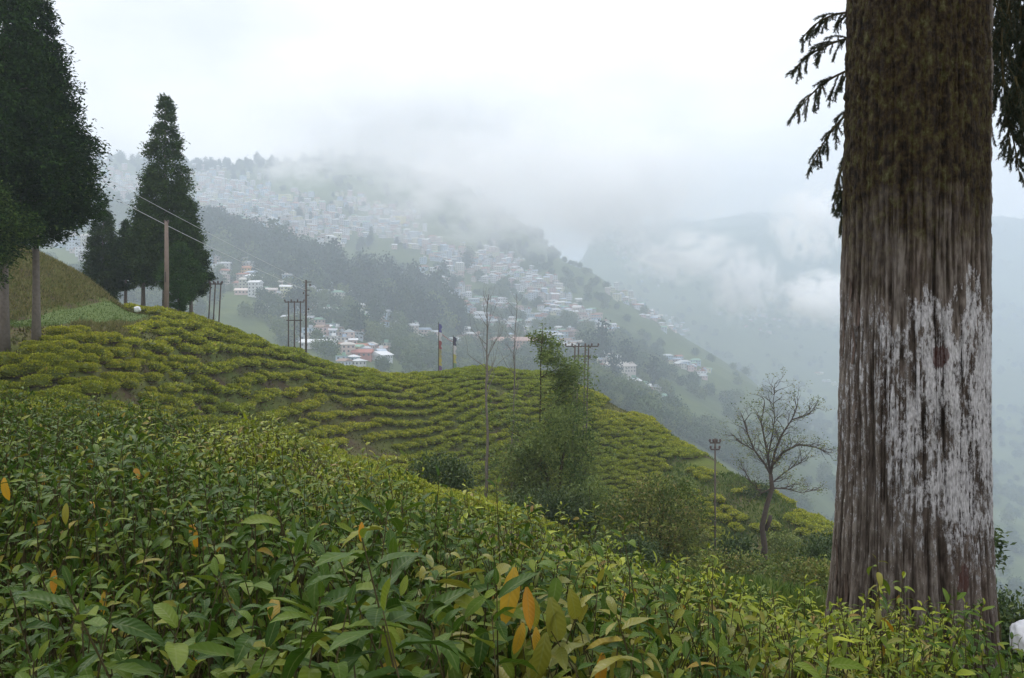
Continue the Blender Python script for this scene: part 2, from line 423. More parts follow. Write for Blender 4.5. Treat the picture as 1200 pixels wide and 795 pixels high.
# path: a mown green track on the terrace
def path_strip():
    ctr = [(-420, 33), (-250, 35.5), (-100, 37.8), (0, 40.2), (50, 42), (100, 46.8), (130, 50.5), (158, 56)]
    X = np.array([(p-600)/F*Y for p, Y in ctr]); Yc = np.array([Y for p, Y in ctr])
    t = np.linspace(0, len(ctr)-1, 120); xs = np.interp(t, range(len(ctr)), X); ys = np.interp(t, range(len(ctr)), Yc)
    k = np.ones(9)/9
    xs[4:-4] = np.convolve(xs, k, 'valid'); ys[4:-4] = np.convolve(ys, k, 'valid')
    tx, ty = np.gradient(xs), np.gradient(ys); q = np.hypot(tx, ty); nx, ny = -ty/q, tx/q
    V = []
    ws = np.linspace(-.95, .95, 9)
    for w_ in ws:
        a, b = xs+nx*w_, ys+ny*w_; V.append(np.stack([a, b, H(a, b)+.05-.03*abs(w_)], 1))
    V = np.stack(V, 1).reshape(-1, 3); m = 9; n = len(xs)
    a = (np.arange(n-1)[:, None]*m+np.arange(m-1)[None]).ravel()
    g = MT('mown_grass'); n2 = g.noise(4, 6, .7, vec=g.pos())
    mt = g.fin(g.mix(n2, (.06, .10, .030), (.16, .21, .07)), .9, .1, bump=n2, bdist=.05)
    obj('path', mesh('path', V, np.stack([a, a+1, a+m+1, a+m], 1), [mt], smooth=True), kind='structure')
    return xs, ys
PX, PY = path_strip()

# ------------------------------------------------------------ grass on the bank and slopes (stuff)
def grass_tufts(name, x, y, ln, wd, mat, lab=None, spread=.5):
    n = len(x)
    D = np.stack([rng.normal(0, spread, n), rng.normal(0, spread, n), np.ones(n)], 1)
    Nn = rng.normal(0, 1, (n, 3)); Nn[:, 2] *= .3
    l = ln*rng.uniform(.5, 1.3, n)
    V, Fc = rhombi(np.stack([x, y, H(x, y)-.02], 1), D, Nn, l, wd*rng.uniform(.6, 1.3, n), .15)
    o = obj(name, mesh(name, V, Fc, [mat], attrs={'tint': np.repeat(rng.random(n), 4)}), kind='stuff')
    if lab: o['label'] = lab
    return o
M['grass'] = leaf_mat('dry_grass', [(0, (.10, .11, .035)), (.5, (.18, .17, .06)), (.8, (.26, .22, .10)), (1, (.12, .14, .03))], .8, .1, .2)
M['grassg'] = leaf_mat('green_grass', [(0, (.05, .09, .02)), (.5, (.09, .15, .03)), (1, (.16, .20, .05))], .8, .1, .2)
M['weeds'] = leaf_mat('weeds_and_litter', [(0, (.07, .06, .03)), (.4, (.10, .11, .03)), (.8, (.14, .16, .04)), (1, (.22, .17, .08))], .85, .1, .15)
def cand(px0, px1, y0, y1, n):
    Y = np.sqrt(rng.uniform(y0*y0, y1*y1, n)); u = rng.uniform((px0-600)/F, (px1-600)/F, n)
    return u*Y, Y
x, y = cand(-120, 165, 42, 60, 26000)
d = np.min(np.hypot(x[:, None]-PX[None, ::4], y[:, None]-PY[None, ::4]), 1)
k = (d > 1.3)
grass_tufts('bank_grass', x[k], y[k], .28, .05, M['grass'], 'dry yellowish grass on the bank above the green path')
x, y = cand(640, 1100, 26, 95, 30000)
qx = np.repeat(PX, 90)+rng.normal(0, .75, len(PX)*90); qy = np.repeat(PY, 90)+rng.normal(0, .75, len(PX)*90)
PG = (qx, qy)
x2, y2 = cand(740, 1010, 34, 90, 26000); x3, y3 = cand(780, 1120, 6, 30, 16000)
x = np.concatenate([x, x2, x3]); y = np.concatenate([y, y2, y3])
k = (fbm(x/6, y/6, o=3, s=44) > -.15) & (np.hypot(x-2.46, y-5.2) > .7)
grass_tufts('slope_grass', x[k], y[k], .38, .09, M['grassg'], 'rough grass and weeds between tea bushes on the right slope')

x, y = cand(-60, 780, 26, 96, 90000); gp_ = 397.5-(H(x, y)-EYE)/y*F
k = (gp_ < 640) & (np.min(np.hypot(x[:, None]-PX[None, ::6], y[:, None]-PY[None, ::6]), 1) > 1.5)
grass_tufts('weeds', x[k], y[k], .20, .09, M['weeds'], 'weeds and litter on the ground between the tea rows', .8)
grass_tufts('path_grass', PG[0], PG[1], .13, .04, M['grassg'], 'short green grass on the level path')
# ------------------------------------------------------------ tea bushes on the hill
def tea_mesh(name, nl, ll, seed, r=.42, h=.44):
    g = np.random.default_rng(seed)
    an = np.linspace(0, 2*math.pi, 13)[:-1]
    V = [[0, 0, h*.86]]; Fc = []
    for j, (rr, zz) in enumerate(((.45, .84), (.8, .74), (.95, .5), (.85, .22), (.45, .0))):
        for a in an:
            q = 1+.16*math.sin(a*3+seed)+.1*g.normal()
            V.append([math.cos(a)*r*rr*q, math.sin(a)*r*rr*q, h*zz*(1+.06*g.normal())])
    for i in range(12): Fc.append((0, 1+i, 1+(i+1) % 12, 0))
    tri = [(0, 1+i, 1+(i+1) % 12) for i in range(12)]
    quad = [(1+j*12+i, 1+(j+1)*12+i, 1+(j+1)*12+(i+1) % 12, 1+j*12+(i+1) % 12) for j in range(4) for i in range(12)]
    faces = [list(t) for t in tri]+[list(q) for q in quad]
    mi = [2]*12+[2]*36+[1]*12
    t = [g.random()*.25]*len(V)
    ph = g.uniform(0, 2*math.pi, nl); rr = np.sqrt(g.uniform(0, 1, nl))*1.04
    q = 1+.16*np.sin(ph*3+seed)
    z = h*(.95-.28*rr**4+.09*(vnoise(rr*np.cos(ph)*3+seed, rr*np.sin(ph)*3, s=seed)-.5)*2)
    sd = g.random(nl) < .38; rr = np.where(sd, g.uniform(.82, 1.08, nl), rr); z = np.where(sd, h*g.uniform(.18, .85, nl), z)
    p = np.stack([np.cos(ph)*r*rr*q, np.sin(ph)*r*rr*q, z-ll*.4], 1)
    D = np.stack([np.cos(ph)*rr*.7+g.normal(0, .55, nl), np.sin(ph)*rr*.7+g.normal(0, .55, nl), np.where(sd, .35, .75)], 1)
    Nn = np.stack([g.normal(0, .5, nl), g.normal(0, .5, nl), np.ones(nl)], 1)
    Vl, Fl = rhombi(p, D, Nn, ll*g.uniform(.7, 1.3, nl), ll*.5*g.uniform(.7, 1.2, nl), .1)
    faces += (Fl+len(V)).tolist(); mi += [0]*nl
    # a few woody feet
    n0 = len(V)+len(Vl); W = []
    for i in range(4):
        a = g.uniform(0, 6.28); b = np.array([math.cos(a), math.sin(a), 0])*.12
        tp = b*2.2+np.array([0, 0, h*.5])
        for p_ in (b, tp):
            for k_ in range(3):
                W.append(p_+.02*np.array([math.cos(k_*2.1), math.sin(k_*2.1), 0]))
        o_ = n0+i*6
        faces += [[o_+k_, o_+(k_+1) % 3, o_+3+(k_+1) % 3, o_+3+k_] for k_ in range(3)]; mi += [1]*3
    VV = np.concatenate([np.array(V), Vl, np.array(W)])
    tint = np.concatenate([t, np.repeat(g.random(nl), 4), np.full(len(W), .1)])
    return mesh(name, VV, faces, [M['tea'], M['teawood'], M['teaold']], mi, {'tint': tint})
TEA_N = [tea_mesh('tea_bush', 820, .085, s_) for s_ in (1, 2, 3, 4)]
TEA_F = [tea_mesh('tea_bush_distant', 230, .16, s_) for s_ in (11, 12)]
# rows run parallel to the crest of the hill, at 1.3 m
SKY = [(155, 52), (200, 57), (250, 63), (300, 69), (350, 74), (430, 81), (500, 88), (560, 92), (640, 96), (700, 94), (760, 88), (830, 80), (900, 72), (960, 66), (1030, 60), (1120, 54)]
SX = np.array([(p-600)/F*Y for p, Y in SKY]); SY = np.array([Y for p, Y in SKY])
tt = np.linspace(0, len(SKY)-1, 900); SX = np.interp(tt, range(len(SKY)), SX); SY = np.interp(tt, range(len(SKY)), SY)
kk = np.ones(31)/31; SX[15:-15] = np.convolve(SX, kk, 'valid'); SY[15:-15] = np.convolve(SY, kk, 'valid')
tx, ty = np.gradient(SX), np.gradient(SY); q = np.hypot(tx, ty); nx, ny = ty/q, -tx/q
bush = []
for r_ in range(-6, 70):
    dd = r_*.94
    ox, oy = SX+nx*dd, SY+ny*dd
    if r_ > 0:                                           # wrap round the hill's left end
        a0 = math.atan2(ny[0], nx[0]); aa = np.linspace(a0-1.9, a0, 160)[:-1]
        ox = np.concatenate([SX[0]+dd*np.cos(aa), ox]); oy = np.concatenate([SY[0]+dd*np.sin(aa), oy])
    s_ = np.concatenate([[0], np.cumsum(np.hypot(np.diff(ox), np.diff(oy)))])
    s_t = np.arange(rng.uniform(0, .9), s_[-1], .66)
    bx_, by_ = np.interp(s_t, s_, ox), np.interp(s_t, s_, oy)
    wob = fbm(bx_/9, by_/9, o=2, s=77)*.8
    bx_ = bx_+wob+rng.normal(0, .11, len(bx_)); by_ = by_+wob*.6+rng.normal(0, .09, len(bx_))
    if r_ > 0:
        D_ = np.min(np.hypot(bx_[:, None]-SX[None, ::6], by_[:, None]-SY[None, ::6]), 1)
        ok = D_ > dd-1.1
        bx_, by_ = bx_[ok], by_[ok]
    bush.append(np.stack([bx_, by_], 1))
bush = np.concatenate(bush)
x, y = bush[:, 0], bush[:, 1]; px = 600+F*x/np.maximum(y, 1)
ok = (y > 17) & (y < 125) & (px > -70) & (px < 1130)
dp = np.min(np.hypot(x[:, None]-PX[None, ::3], y[:, None]-PY[None, ::3]), 1)
ok &= (dp > 1.9)
ok &= ~((px < 150) & (y > np.interp(px, [-70, 0, 150], [32, 33.2, 44.5])))      # terrace and bank carry no tea
gap = fbm(x/5, y/5, o=3, s=21)
thin = np.interp(px, [600, 740, 800, 900], [-.6, -.32, -.2, -.12]); thin = np.where(px < 140, -.45, thin)
ok &= gap > thin
# eroded bare patch in the middle and scrubby gully at the foot
gpy = 397.5-(H(x, y)-EYE)/y*F
ok &= ~((np.hypot((px-430)/40, (gpy-530)/9) < 1+.3*fbm(x/2, y/2, s=6)))
ok &= ~((np.abs(px-(350+(gpy-455)*2.0)) < 5) & (gpy > 452) & (gpy < 482))
ok &= ~((np.hypot((px-170)/18, (gpy-400)/9) < 1)) & ~((np.hypot((px-735)/30, (gpy-478)/9) < 1))
ok &= rng.random(len(x)) > .035
ok &= ~((px > 600) & (y < 34))
bush = bush[ok]; x, y = bush[:, 0], bush[:, 1]; px = 600+F*x/y
order = np.argsort(y+np.where((px < -20), 500, 0))
zb = H(x, y)
py_ = 397.5-(zb+.5-EYE)/y*F
hid = py_ > np.interp(px, [0, 200, 350, 430, 600, 700, 900, 1000], [470, 492, 520, 550, 600, 630, 705, 740])
order = [i for i in order if not hid[i]]
near_i = order[:300]; far_i = order[300:]
MARKS = [(8, 'the leftmost trunk'), (43, 'the second left trunk'), (130, 'the path end'), (195, 'the wooden pole'), (253, 'the three leaning poles'), (345, 'the four-pole frame'),
         (430, 'the bare earth patch'), (522, 'the prayer flags'), (570, 'the bare sapling'), (640, 'the leafy young tree'), (682, 'the six-pole frame'), (760, 'the olive bush'), (838, 'the lone steel pole'), (900, 'the spreading tree'), (1075, 'the great trunk')]
def near_mark(p_, up='above'):
    m_, w_ = min(MARKS, key=lambda q: abs(q[0]-p_)); d_ = p_-m_
    return (f'{up} ' if abs(d_) < 9 else 'right of ' if d_ > 0 else 'left of ')+w_
def tea_label(i):
    p_ = px[i]; cr_ = float(np.interp(p_, [0, 150, 250, 430, 640, 760, 900], [385, 372, 372, 422, 428, 478, 560]))
    hg_ = (py_[i]-cr_)/90
    row = 'top row' if hg_ < .12 else 'upper rows' if hg_ < .35 else 'middle rows' if hg_ < .65 else 'lowest rows'
    return (f'clipped tea bush {near_mark(p_, "below")}, {row}', 'tea bushes on the near slope')
for n_, i in enumerate(near_i):
    o = obj('tea_bush', TEA_N[n_ % 4], loc=(x[i], y[i], zb[i]-.04))
    s_ = rng.uniform(.85, 1.25); o.scale = (s_*rng.uniform(.9, 1.2), s_, s_*rng.uniform(.85, 1.2)); o.rotation_euler = (0, 0, rng.uniform(0, 6.3))
    lb, gr = tea_label(i); tag(o, lb, 'tea bush', gr)

def scatter(name, pts, rotz, scl, src, label=None):
    """ONE stuff object: geometry nodes put a real mesh on every point"""
    me = bpy.data.meshes.new(name); me.vertices.add(len(pts)); me.vertices.foreach_set('co', np.asarray(pts, np.float32).ravel())
    a = me.attributes.new('rz', 'FLOAT_VECTOR', 'POINT'); R = np.zeros((len(pts), 3), np.float32); R[:, 2] = rotz; a.data.foreach_set('vector', R.ravel())
    a = me.attributes.new('sc', 'FLOAT_VECTOR', 'POINT'); a.data.foreach_set('vector', np.asarray(scl, np.float32).ravel())
    o = obj(name, me, kind='stuff')
    if label: o['label'] = label
    ng = bpy.data.node_groups.new(name, 'GeometryNodeTree')
    ng.interface.new_socket('Geometry', in_out='INPUT', socket_type='NodeSocketGeometry')
    ng.interface.new_socket('Geometry', in_out='OUTPUT', socket_type='NodeSocketGeometry')
    gi = ng.nodes.new('NodeGroupInput'); go = ng.nodes.new('NodeGroupOutput')
    ip = ng.nodes.new('GeometryNodeInstanceOnPoints'); oi = ng.nodes.new('GeometryNodeObjectInfo'); oi.inputs['Object'].default_value = src
    oi.transform_space = 'ORIGINAL'
    m2 = ng.nodes.new('GeometryNodeMeshToPoints')
    ng.links.new(gi.outputs[0], m2.inputs[0]); ng.links.new(m2.outputs[0], ip.inputs['Points']); ng.links.new(oi.outputs['Geometry'], ip.inputs['Instance'])
    for nm, sk in (('rz', 'Rotation'), ('sc', 'Scale')):
        na = ng.nodes.new('GeometryNodeInputNamedAttribute'); na.data_type = 'FLOAT_VECTOR'; na.inputs[0].default_value = nm
        if sk == 'Rotation':
            e = ng.nodes.new('FunctionNodeEulerToRotation'); ng.links.new(na.outputs[0], e.inputs[0]); ng.links.new(e.outputs[0], ip.inputs[sk])
        else: ng.links.new(na.outputs[0], ip.inputs[sk])
    ng.links.new(ip.outputs[0], go.inputs[0])
    md = o.modifiers.new('scatter', 'NODES'); md.node_group = ng
    return o
far_i = np.array(far_i); np.random.default_rng(3).shuffle(far_i)
for k_, part in enumerate(np.array_split(far_i, 2)):
    s_ = rng.uniform(.85, 1.3, len(part))[:, None]*np.stack([rng.uniform(.9, 1.25, len(part)), np.ones(len(part)), rng.uniform(.8, 1.2, len(part))], 1)
    src = obj('tea_bush', TEA_F[k_], loc=(x[part[0]], y[part[0]], zb[part[0]]-.04)); tag(src, 'tea bush among the far close-set bushes of the hill', 'tea bush', 'far tea bushes')
    part = part[1:]; s_ = s_[1:]
    scatter('tea_field', np.stack([x[part], y[part], zb[part]-.04], 1), rng.uniform(0, 6.28, len(part)), s_, src, 'rows of far tea bushes covering the hillside')
NTEA = len(far_i)
# ------------------------------------------------------------ conifers
def bough_crown(name, h0, h1, prof, n, nb, ll, mat, seed, off=(0, 0), wd=.5):
    """foliage carried on separate drooping boughs, so the outline is ragged and layered"""
    g = np.random.default_rng(seed)
    t = g.uniform(0, 1, nb*6); r = np.array([prof(a) for a in t]); k = g.random(nb*6) < (r/r.max())**.8+.06
    t, r = t[k][:nb], r[k][:nb]; nb = len(t); ph = g.uniform(0, 2*math.pi, nb)
    R_ = r*g.uniform(.84, 1.10, nb)*(1+.30*fbm(np.cos(ph)*1.5+seed, np.sin(ph)*1.5, t*6, o=2, s=seed))
    w_ = R_+.3; b = g.choice(nb, n, p=w_/w_.sum())
    f = g.uniform(.12, 1, n)**.62; Rb = R_[b]
    sp = (.08+.14*Rb*(1.15-.55*f))[:, None]*g.normal(0, 1, (n, 3))*np.array([1, 1, .62])
    p = np.stack([np.cos(ph[b])*Rb*f+off[0], np.sin(ph[b])*Rb*f+off[1], h0+(h1-h0)*t[b]+Rb*(.28*f-.42*f*f)], 1)+sp
    D = np.stack([np.cos(ph[b]), np.sin(ph[b]), np.full(n, .15)], 1)*.8+g.normal(0, .55, (n, 3))
    Nn = g.normal(0, .5, (n, 3)); Nn[:, 2] += .9
    V, Fc = rhombi(p, D, Nn, ll*g.uniform(.6, 1.4, n), ll*wd*g.uniform(.6, 1.3, n), .15)
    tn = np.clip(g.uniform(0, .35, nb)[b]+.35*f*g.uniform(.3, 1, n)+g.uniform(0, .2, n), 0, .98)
    return mesh(name, V, Fc, [mat], attrs={'tint': np.repeat(tn, 4)})
def crown_mesh(name, h0, h1, prof, n_cl, per, ll, mat, seed, lump=.30, up=.1, off=(0, 0), wd=.55, inner=.3, far=False):
    g = np.random.default_rng(seed)
    t = g.uniform(0, 1, n_cl*4); r = np.array([prof(a) for a in t]); keep = g.random(n_cl*4) < r/r.max()
    t, r = t[keep][:n_cl], r[keep][:n_cl]; n = len(t)
    ph = g.uniform(0, 2*math.pi, n)
    z = h0+(h1-h0)*t
    lum = fbm(np.cos(ph)*1.7+seed, np.sin(ph)*1.7, z/(h1-h0)*5, o=3, s=seed)
    rad = r*(1+lump*1.6*lum)*np.where(g.random(n) < inner, g.uniform(.2, .8, n), g.uniform(.82, 1.05, n))
    c = np.stack([np.cos(ph)*rad+off[0], np.sin(ph)*rad+off[1], z], 1)
    outd = np.stack([np.cos(ph), np.sin(ph), np.full(n, up)], 1)
    cs = (ll*2.2)
    p = np.repeat(c, per, 0)+g.normal(0, 1, (n*per, 3))*cs*.55*np.array([1, 1, .8])
    D = np.repeat(outd, per, 0)*.9+g.normal(0, .65, (n*per, 3)); D[:, 2] += up
    Nn = g.normal(0, .6, (n*per, 3)); Nn[:, 2] += .8
    if far: Nn = np.repeat(outd, per, 0)+g.normal(0, .3, (n*per, 3)); Nn[:, 2] += .35; D = g.normal(0, 1, (n*per, 3))
    V, Fc = rhombi(p, D, Nn, ll*g.uniform(.6, 1.4, n*per), ll*wd*g.uniform(.6, 1.3, n*per), .12)
    base = np.clip(.35+.5*lum, 0, .7)
    tn = np.clip(np.repeat(base+g.uniform(-.2, .2, n), per)+g.uniform(0, .25, n*per), 0, .98)
    if far: tn = tn*.3
    return mesh(name, V, Fc, [mat], attrs={'tint': np.repeat(tn, 4)})
def prof_cone(a, top=.04, k=.75, belly=.18):
    if a < belly: return .45+.55*math.sin(a/belly*math.pi/2)
    q = (a-belly)/(1-belly)
    return max(top*.6, .55*(1-q)+.45*(1-q**1.5)**.9)
def conifer(label, px_, Y, h, rad, h0, cl, per, ll, mat='conifer', group=None, seed=1, bark='greybark', lean=(0, 0), tr=.22, prof=None, name='conifer_tree', belly=.18, zoff=0):
    b = G(px_, Y, -.1+zoff)
    t = thing(name, label, 'tree', b, group)
    mb = MB(); hh = h*.93
    g = random.Random(seed)
    pts = [(lean[0]*k*k+g.uniform(-.04, .04), lean[1]*k*k+g.uniform(-.04, .04), hh*k) for k in np.linspace(0, 1, 9)]
    mb.tube(pts, [tr*1.25]+[tr*(1-.9*k) for k in np.linspace(0.02, 1, 8)], 9)
    mb.build('trunk', [M[bark]], t, smooth=True)
    lm = MB()
    for k in range(26):
        z = h0*.85+(h-h0)*.9*k/26; a = g.uniform(0, 6.3); pr = (prof or (lambda q: prof_cone(q, belly=belly)))(min(1, max(0, (z-h0)/(h-h0))))*rad*.85
        cx, cy_ = lean[0]*(z/h)**2, lean[1]*(z/h)**2
        lm.tube([(cx, cy_, z), (cx+math.cos(a)*pr*.5, cy_+math.sin(a)*pr*.5, z+.05*pr), (cx+math.cos(a)*pr, cy_+math.sin(a)*pr, z+.0*pr)], [tr*.22, tr*.14, .015], 4)
    lm.build('limb', [M[bark]], t, kind='stuff')
    pf = prof or (lambda q: prof_cone(q, belly=belly))
    me = bough_crown('crown', h0, h, lambda q: pf(q)*rad, int(cl*per*1.25), int(cl/6), ll*.85, M[mat], seed, off=(lean[0]*.5, lean[1]*.5))
    obj('crown', me, t)
    return t
GL = 'conifers on the terrace at left'
# the two great trees at left (trunks at the terrace edge) and a third whose crown pushes in at the edge
conifer('tall dark conifer with the right-hand of the two bare trunks at far left', 43, 36, 16.0, 2.5, 4.7, 2300, 26, .20, group=GL, seed=3, tr=.16, belly=.22, lean=(-.3, 0))
conifer('tall dark conifer with the left-hand trunk at the photo edge', 6, 35, 18.5, 2.6, 4.4, 2300, 26, .20, group=GL, seed=8, tr=.17, belly=.25)
conifer('lighter green conifer crown pushing in at the left edge of the photo', -55, 31, 9.8, 2.3, 4.2, 1500, 24, .17, 'conifer', GL, 5, tr=.18, belly=.4)
GM = 'conifers behind the end of the path'
conifer('tallest pointed conifer standing behind the wooden pole', 194, 70, 18.9, 2.75, 2.4, 2200, 24, .26, group=GM, seed=12, tr=.24, belly=.2)
conifer('dark conifer shoulder showing right of the tallest one', 224, 74, 10.9, 1.5, 2.4, 900, 24, .26, group=GM, seed=13, tr=.18, belly=.3)
conifer('narrow blunt conifer furthest left of the group behind the path', 121, 78, 12.6, 1.75, 2.6, 1000, 24, .26, group=GM, seed=14, tr=.2, belly=.25)
conifer('short thin dark conifer between the narrow one and the tallest one', 147, 76, 8.6, 1.1, 2.4, 700, 22, .26, group=GM, seed=15, tr=.16, belly=.3)
conifer('brownish conifer leaning against the left of the tallest one', 168, 74, 10.2, 1.5, 2.2, 800, 22, .26, group=GM, seed=16, tr=.18, belly=.3)
conifer('bright green rounded young conifer close behind the pole', 211, 64, 6.3, 1.55, 1.6, 900, 24, .18, 'conifer_bright', GM, 17, tr=.12, belly=.4)
conifer('small bright green sapling right of the pole foot', 209, 60, 3.3, .75, .8, 260, 22, .14, 'conifer_bright', GM, 18, tr=.06, belly=.4)

# ------------------------------------------------------------ branching trees and shrubs
def grow(mb, p, d, ln, r, depth, g, tips, spread=.55, up=.25, seg=4, shrink=.72, nb=(2, 3), n=6, wob=.16):
    pts = [p]; rad = [r]; dd = d.normalized()
    for k in range(seg):
        dd = (dd+Vector((g.gauss(0, wob), g.gauss(0, wob), g.gauss(0, wob)+up*.25))).normalized()
        pts.append(pts[-1]+dd*(ln/seg)); rad.append(r*(1-(1-shrink)*(k+1)/seg))
    mb.tube(pts, rad, n if depth > 1 else 4, cap=False)
    tips.append((pts[-1], dd, depth)); tips.append((pts[len(pts)//2], dd, depth))
    if depth <= 0: return
    for k in range(g.randint(*nb)):
        a = dd.orthogonal().normalized(); a.rotate(Matrix.Rotation(g.uniform(0, 6.28), 3, dd))
        nd = (dd+a*spread*g.uniform(.6, 1.4)+Vector((0, 0, up*.5))).normalized()
        s0 = g.uniform(.55, 1) if k else 1
        i = min(seg, max(1, int(seg*s0)))
        grow(mb, pts[i], nd, ln*g.uniform(.62, .88), rad[i]*.72, depth-1, g, tips, spread, up, seg, shrink, nb, n, wob)
def leaves_at(name, tips, per, ll, mat, parent, seed, sp=.12, wd=.5, mind=1, up=.3):
    g = np.random.default_rng(seed)
    c = np.array([list(t[0]) for t in tips if t[2] <= mind]); n = len(c)*per
    p = np.repeat(c, per, 0)+g.normal(0, sp, (n, 3))
    D = g.normal(0, 1, (n, 3)); D[:, 2] = D[:, 2]*.5+up; Nn = g.normal(0, .6, (n, 3)); Nn[:, 2] += 1
    V, Fc = rhombi(p, D, Nn, ll*g.uniform(.6, 1.4, n), ll*wd*g.uniform(.7, 1.3, n), .15)
    cl = np.repeat(g.uniform(0, .6, len(c)), per)+g.uniform(0, .4, n)
    o = obj(name, mesh(name, V, Fc, [mat], attrs={'tint': np.repeat(cl, 4)}), parent, kind='stuff')
    return o
def clump(mat_, label, loc, R, n_cl, per, ll, seed, name='leafy_shrub', cat='shrub', group=None, sp=.4, wd=.45, stems=7):
    """shrub: woody stems reaching leaf clumps spread through an uneven volume"""
    g = np.random.default_rng(seed); gr = random.Random(seed); ll *= 1.35; n_cl = int(n_cl*1.8); wd = .55
    t = thing(name, label, cat, loc, group)
    v = unit(g.normal(0, 1, (n_cl, 3)))*np.cbrt(g.uniform(.12, 1, (n_cl, 1)))
    l = fbm(v[:, 0]*1.6+seed, v[:, 1]*1.6, v[:, 2]*1.6, o=2, s=seed)
    v = v*(1+.45*l)[:, None]; v[:, 2] = v[:, 2]*.5+.5
    c = v*np.array(R)*np.array([1, 1, 1.0])
    n = n_cl*per; p = np.repeat(c, per, 0)+g.normal(0, ll*1.3, (n, 3))
    D = np.repeat(unit(c-np.array([0, 0, R[2]*.3])), per, 0)*.6+g.normal(0, .6, (n, 3)); D[:, 2] += .25
    Nn = g.normal(0, .6, (n, 3)); Nn[:, 2] += .9
    V, Fc = rhombi(p, D, Nn, ll*g.uniform(.6, 1.4, n), ll*wd*g.uniform(.7, 1.3, n), .15)
    tn = np.clip(np.repeat(.3+.5*l+g.uniform(-.2, .2, n_cl), per)+g.uniform(0, .3, n), 0, .99)
    obj('foliage', mesh('foliage', V, Fc, [mat_], attrs={'tint': np.repeat(tn, 4)}), t, kind='stuff')
    for k in range(stems):
        e = c[gr.randrange(n_cl)]; mb = MB()
        s = Vector((gr.gauss(0, .08), gr.gauss(0, .08), -.1)); e = Vector(e.tolist())
        m_ = (s+e)/2+Vector((gr.gauss(0, .1), gr.gauss(0, .1), .1*R[2]))
        mb.tube([s, m_, e], [.03*R[2]/1.5, .02*R[2]/1.5, .006], 5, cap=False)
        mb.build('stem', [M['twig']], t, smooth=True)
    return t

# two bare saplings in the dip, the right one thinner
def bare_sapling(label, px_, pyt, Y, seed, r, side, low):
    b = G(px_, Y, -.1); g = random.Random(seed); top = P(px_+side, pyt, Y)
    t = thing('bare_tree', label, 'tree', b, 'bare saplings in the middle of the slope')
    h = top.z-b.z; mb = MB()
    pts = [Vector((0, 0, 0))]; n = 14
    for k in range(1, n+1):
        f = k/n; pts.append(Vector((side/F*Y*f+g.gauss(0, .035), g.gauss(0, .04), h*f)))
    rr = [r*(1-.82*k/n) for k in range(n+1)]
    mb.tube(pts, rr, 8); mb.build('trunk', [M['greybark']], t, smooth=True)
    for k in range(16):
        f = low+(1-low)*(k+g.random()*.6)/16; i = min(n-1, int(f*n)); p = pts[i].lerp(pts[i+1], f*n-i)
        a = g.uniform(0, 6.28); sp_ = .75
        d = Vector((math.cos(a)*sp_+(-.35 if g.random() < .45 else 0), math.sin(a)*sp_*.8, g.uniform(.55, 1.1)))
        ln = (1.5*(1-f)+.45)*g.uniform(.8, 1.4)
        bm_ = MB(); tips = []
        grow(bm_, p, d, ln*1.15, rr[i]*.5, 3, g, tips, .5, .22, 4, .5, (1, 3), 5, .09)
        br = bm_.build('branch', [M['greybark']], t, smooth=True)
    return t
bare_sapling('leafless grey sapling with fanned branches, left of the leafy one', 570, 345, 40, 5, .085, 1, .52)
bare_sapling('thinner leafless sapling close left of the leafy sapling', 598, 345, 47, 9, .06, 8, .50)
# leafy sapling and the thicket at its foot
def leafy_tree(label, px_, pyt, Y, seed):
    b = G(px_, Y, -.1); g = random.Random(seed); h = P(px_, pyt, Y).z-b.z
    t = thing('young_tree', label, 'tree', b); mb = MB(); n = 12
    pts = [Vector((-.15*math.sin(k/n*3.1)+g.gauss(0, .04), g.gauss(0, .05), h*k/n)) for k in range(n+1)]
    mb.tube(pts, [.09*(1-.85*k/n) for k in range(n+1)], 8); mb.build('trunk', [M['twig']], t, smooth=True)
    tips = [(p, Vector((0, 0, 1)), 0) for p in pts[-4:]]
    for k in range(30):
        f = .28+.70*k/30; i = min(n-1, int(f*n)); p = pts[i]
        a = g.uniform(-.9, .9) if (f > .55 and f < .86) else g.uniform(0, 6.28)
        ln = (2.0*(1-f)+.3)*g.uniform(.8, 1.25)*(1.35 if .6 < f < .84 and abs(a) < .9 else 1)
        bm_ = MB()
        grow(bm_, p, Vector((math.cos(a), math.sin(a), .35)), ln, .03, 2, g, tips, .6, .1, 3, .6, (2, 3), 4, .15)
        bm_.build('branch', [M['twig']], t)
    leaves_at('foliage', tips, 16, .16, M['fresh'], t, seed, .18, .48, 2, .1)
leafy_tree('leafy young tree with an open top, between bare saplings and steel poles', 636, 383, 42, 4)
S = clump
def sh(px_, Y, R, n, per, ll, seed, mat_, label, **k):
    return S(M[mat_], label, G(px_, Y, -.1), R, n, per, ll, seed, **k)
sh(652, 40, (1.9, 1.3, 6.2), 300, 26, .10, 31, 'fresh', 'dense dark green thicket at the foot of the leafy young tree')
sh(617, 41, (1.1, 1.0, 3.8), 150, 22, .10, 32, 'scrub', 'brownish twiggy bush behind the bare sapling trunks')
sh(640, 36, (1.9, 1.2, 1.9), 150, 26, .09, 33, 'broad', 'low dark bush in front of the thicket, above the hedge')
sh(690, 37, (1.3, 1.0, 3.2), 120, 24, .09, 34, 'fresh', 'bush right of the dark thicket with leaning shoots')
sh(515, 30, (1.2, .8, 1.5), 110, 24, .09, 35, 'broad', 'bright green bush rising behind the hedge below the bare patch')
sh(768, 33, (1.9, 1.4, 3.7), 300, 26, .09, 36, 'scrub', 'large rounded olive green bush in the middle of the lower slope')
sh(818, 32, (1.2, 1.0, 1.2), 120, 22, .08, 37, 'scrub', 'low twiggy bush right of the large olive bush')
sh(862, 36, (.8, .8, 2.0), 70, 22, .13, 38, 'broad', 'small blue green bush with big leaves left of the spreading tree')
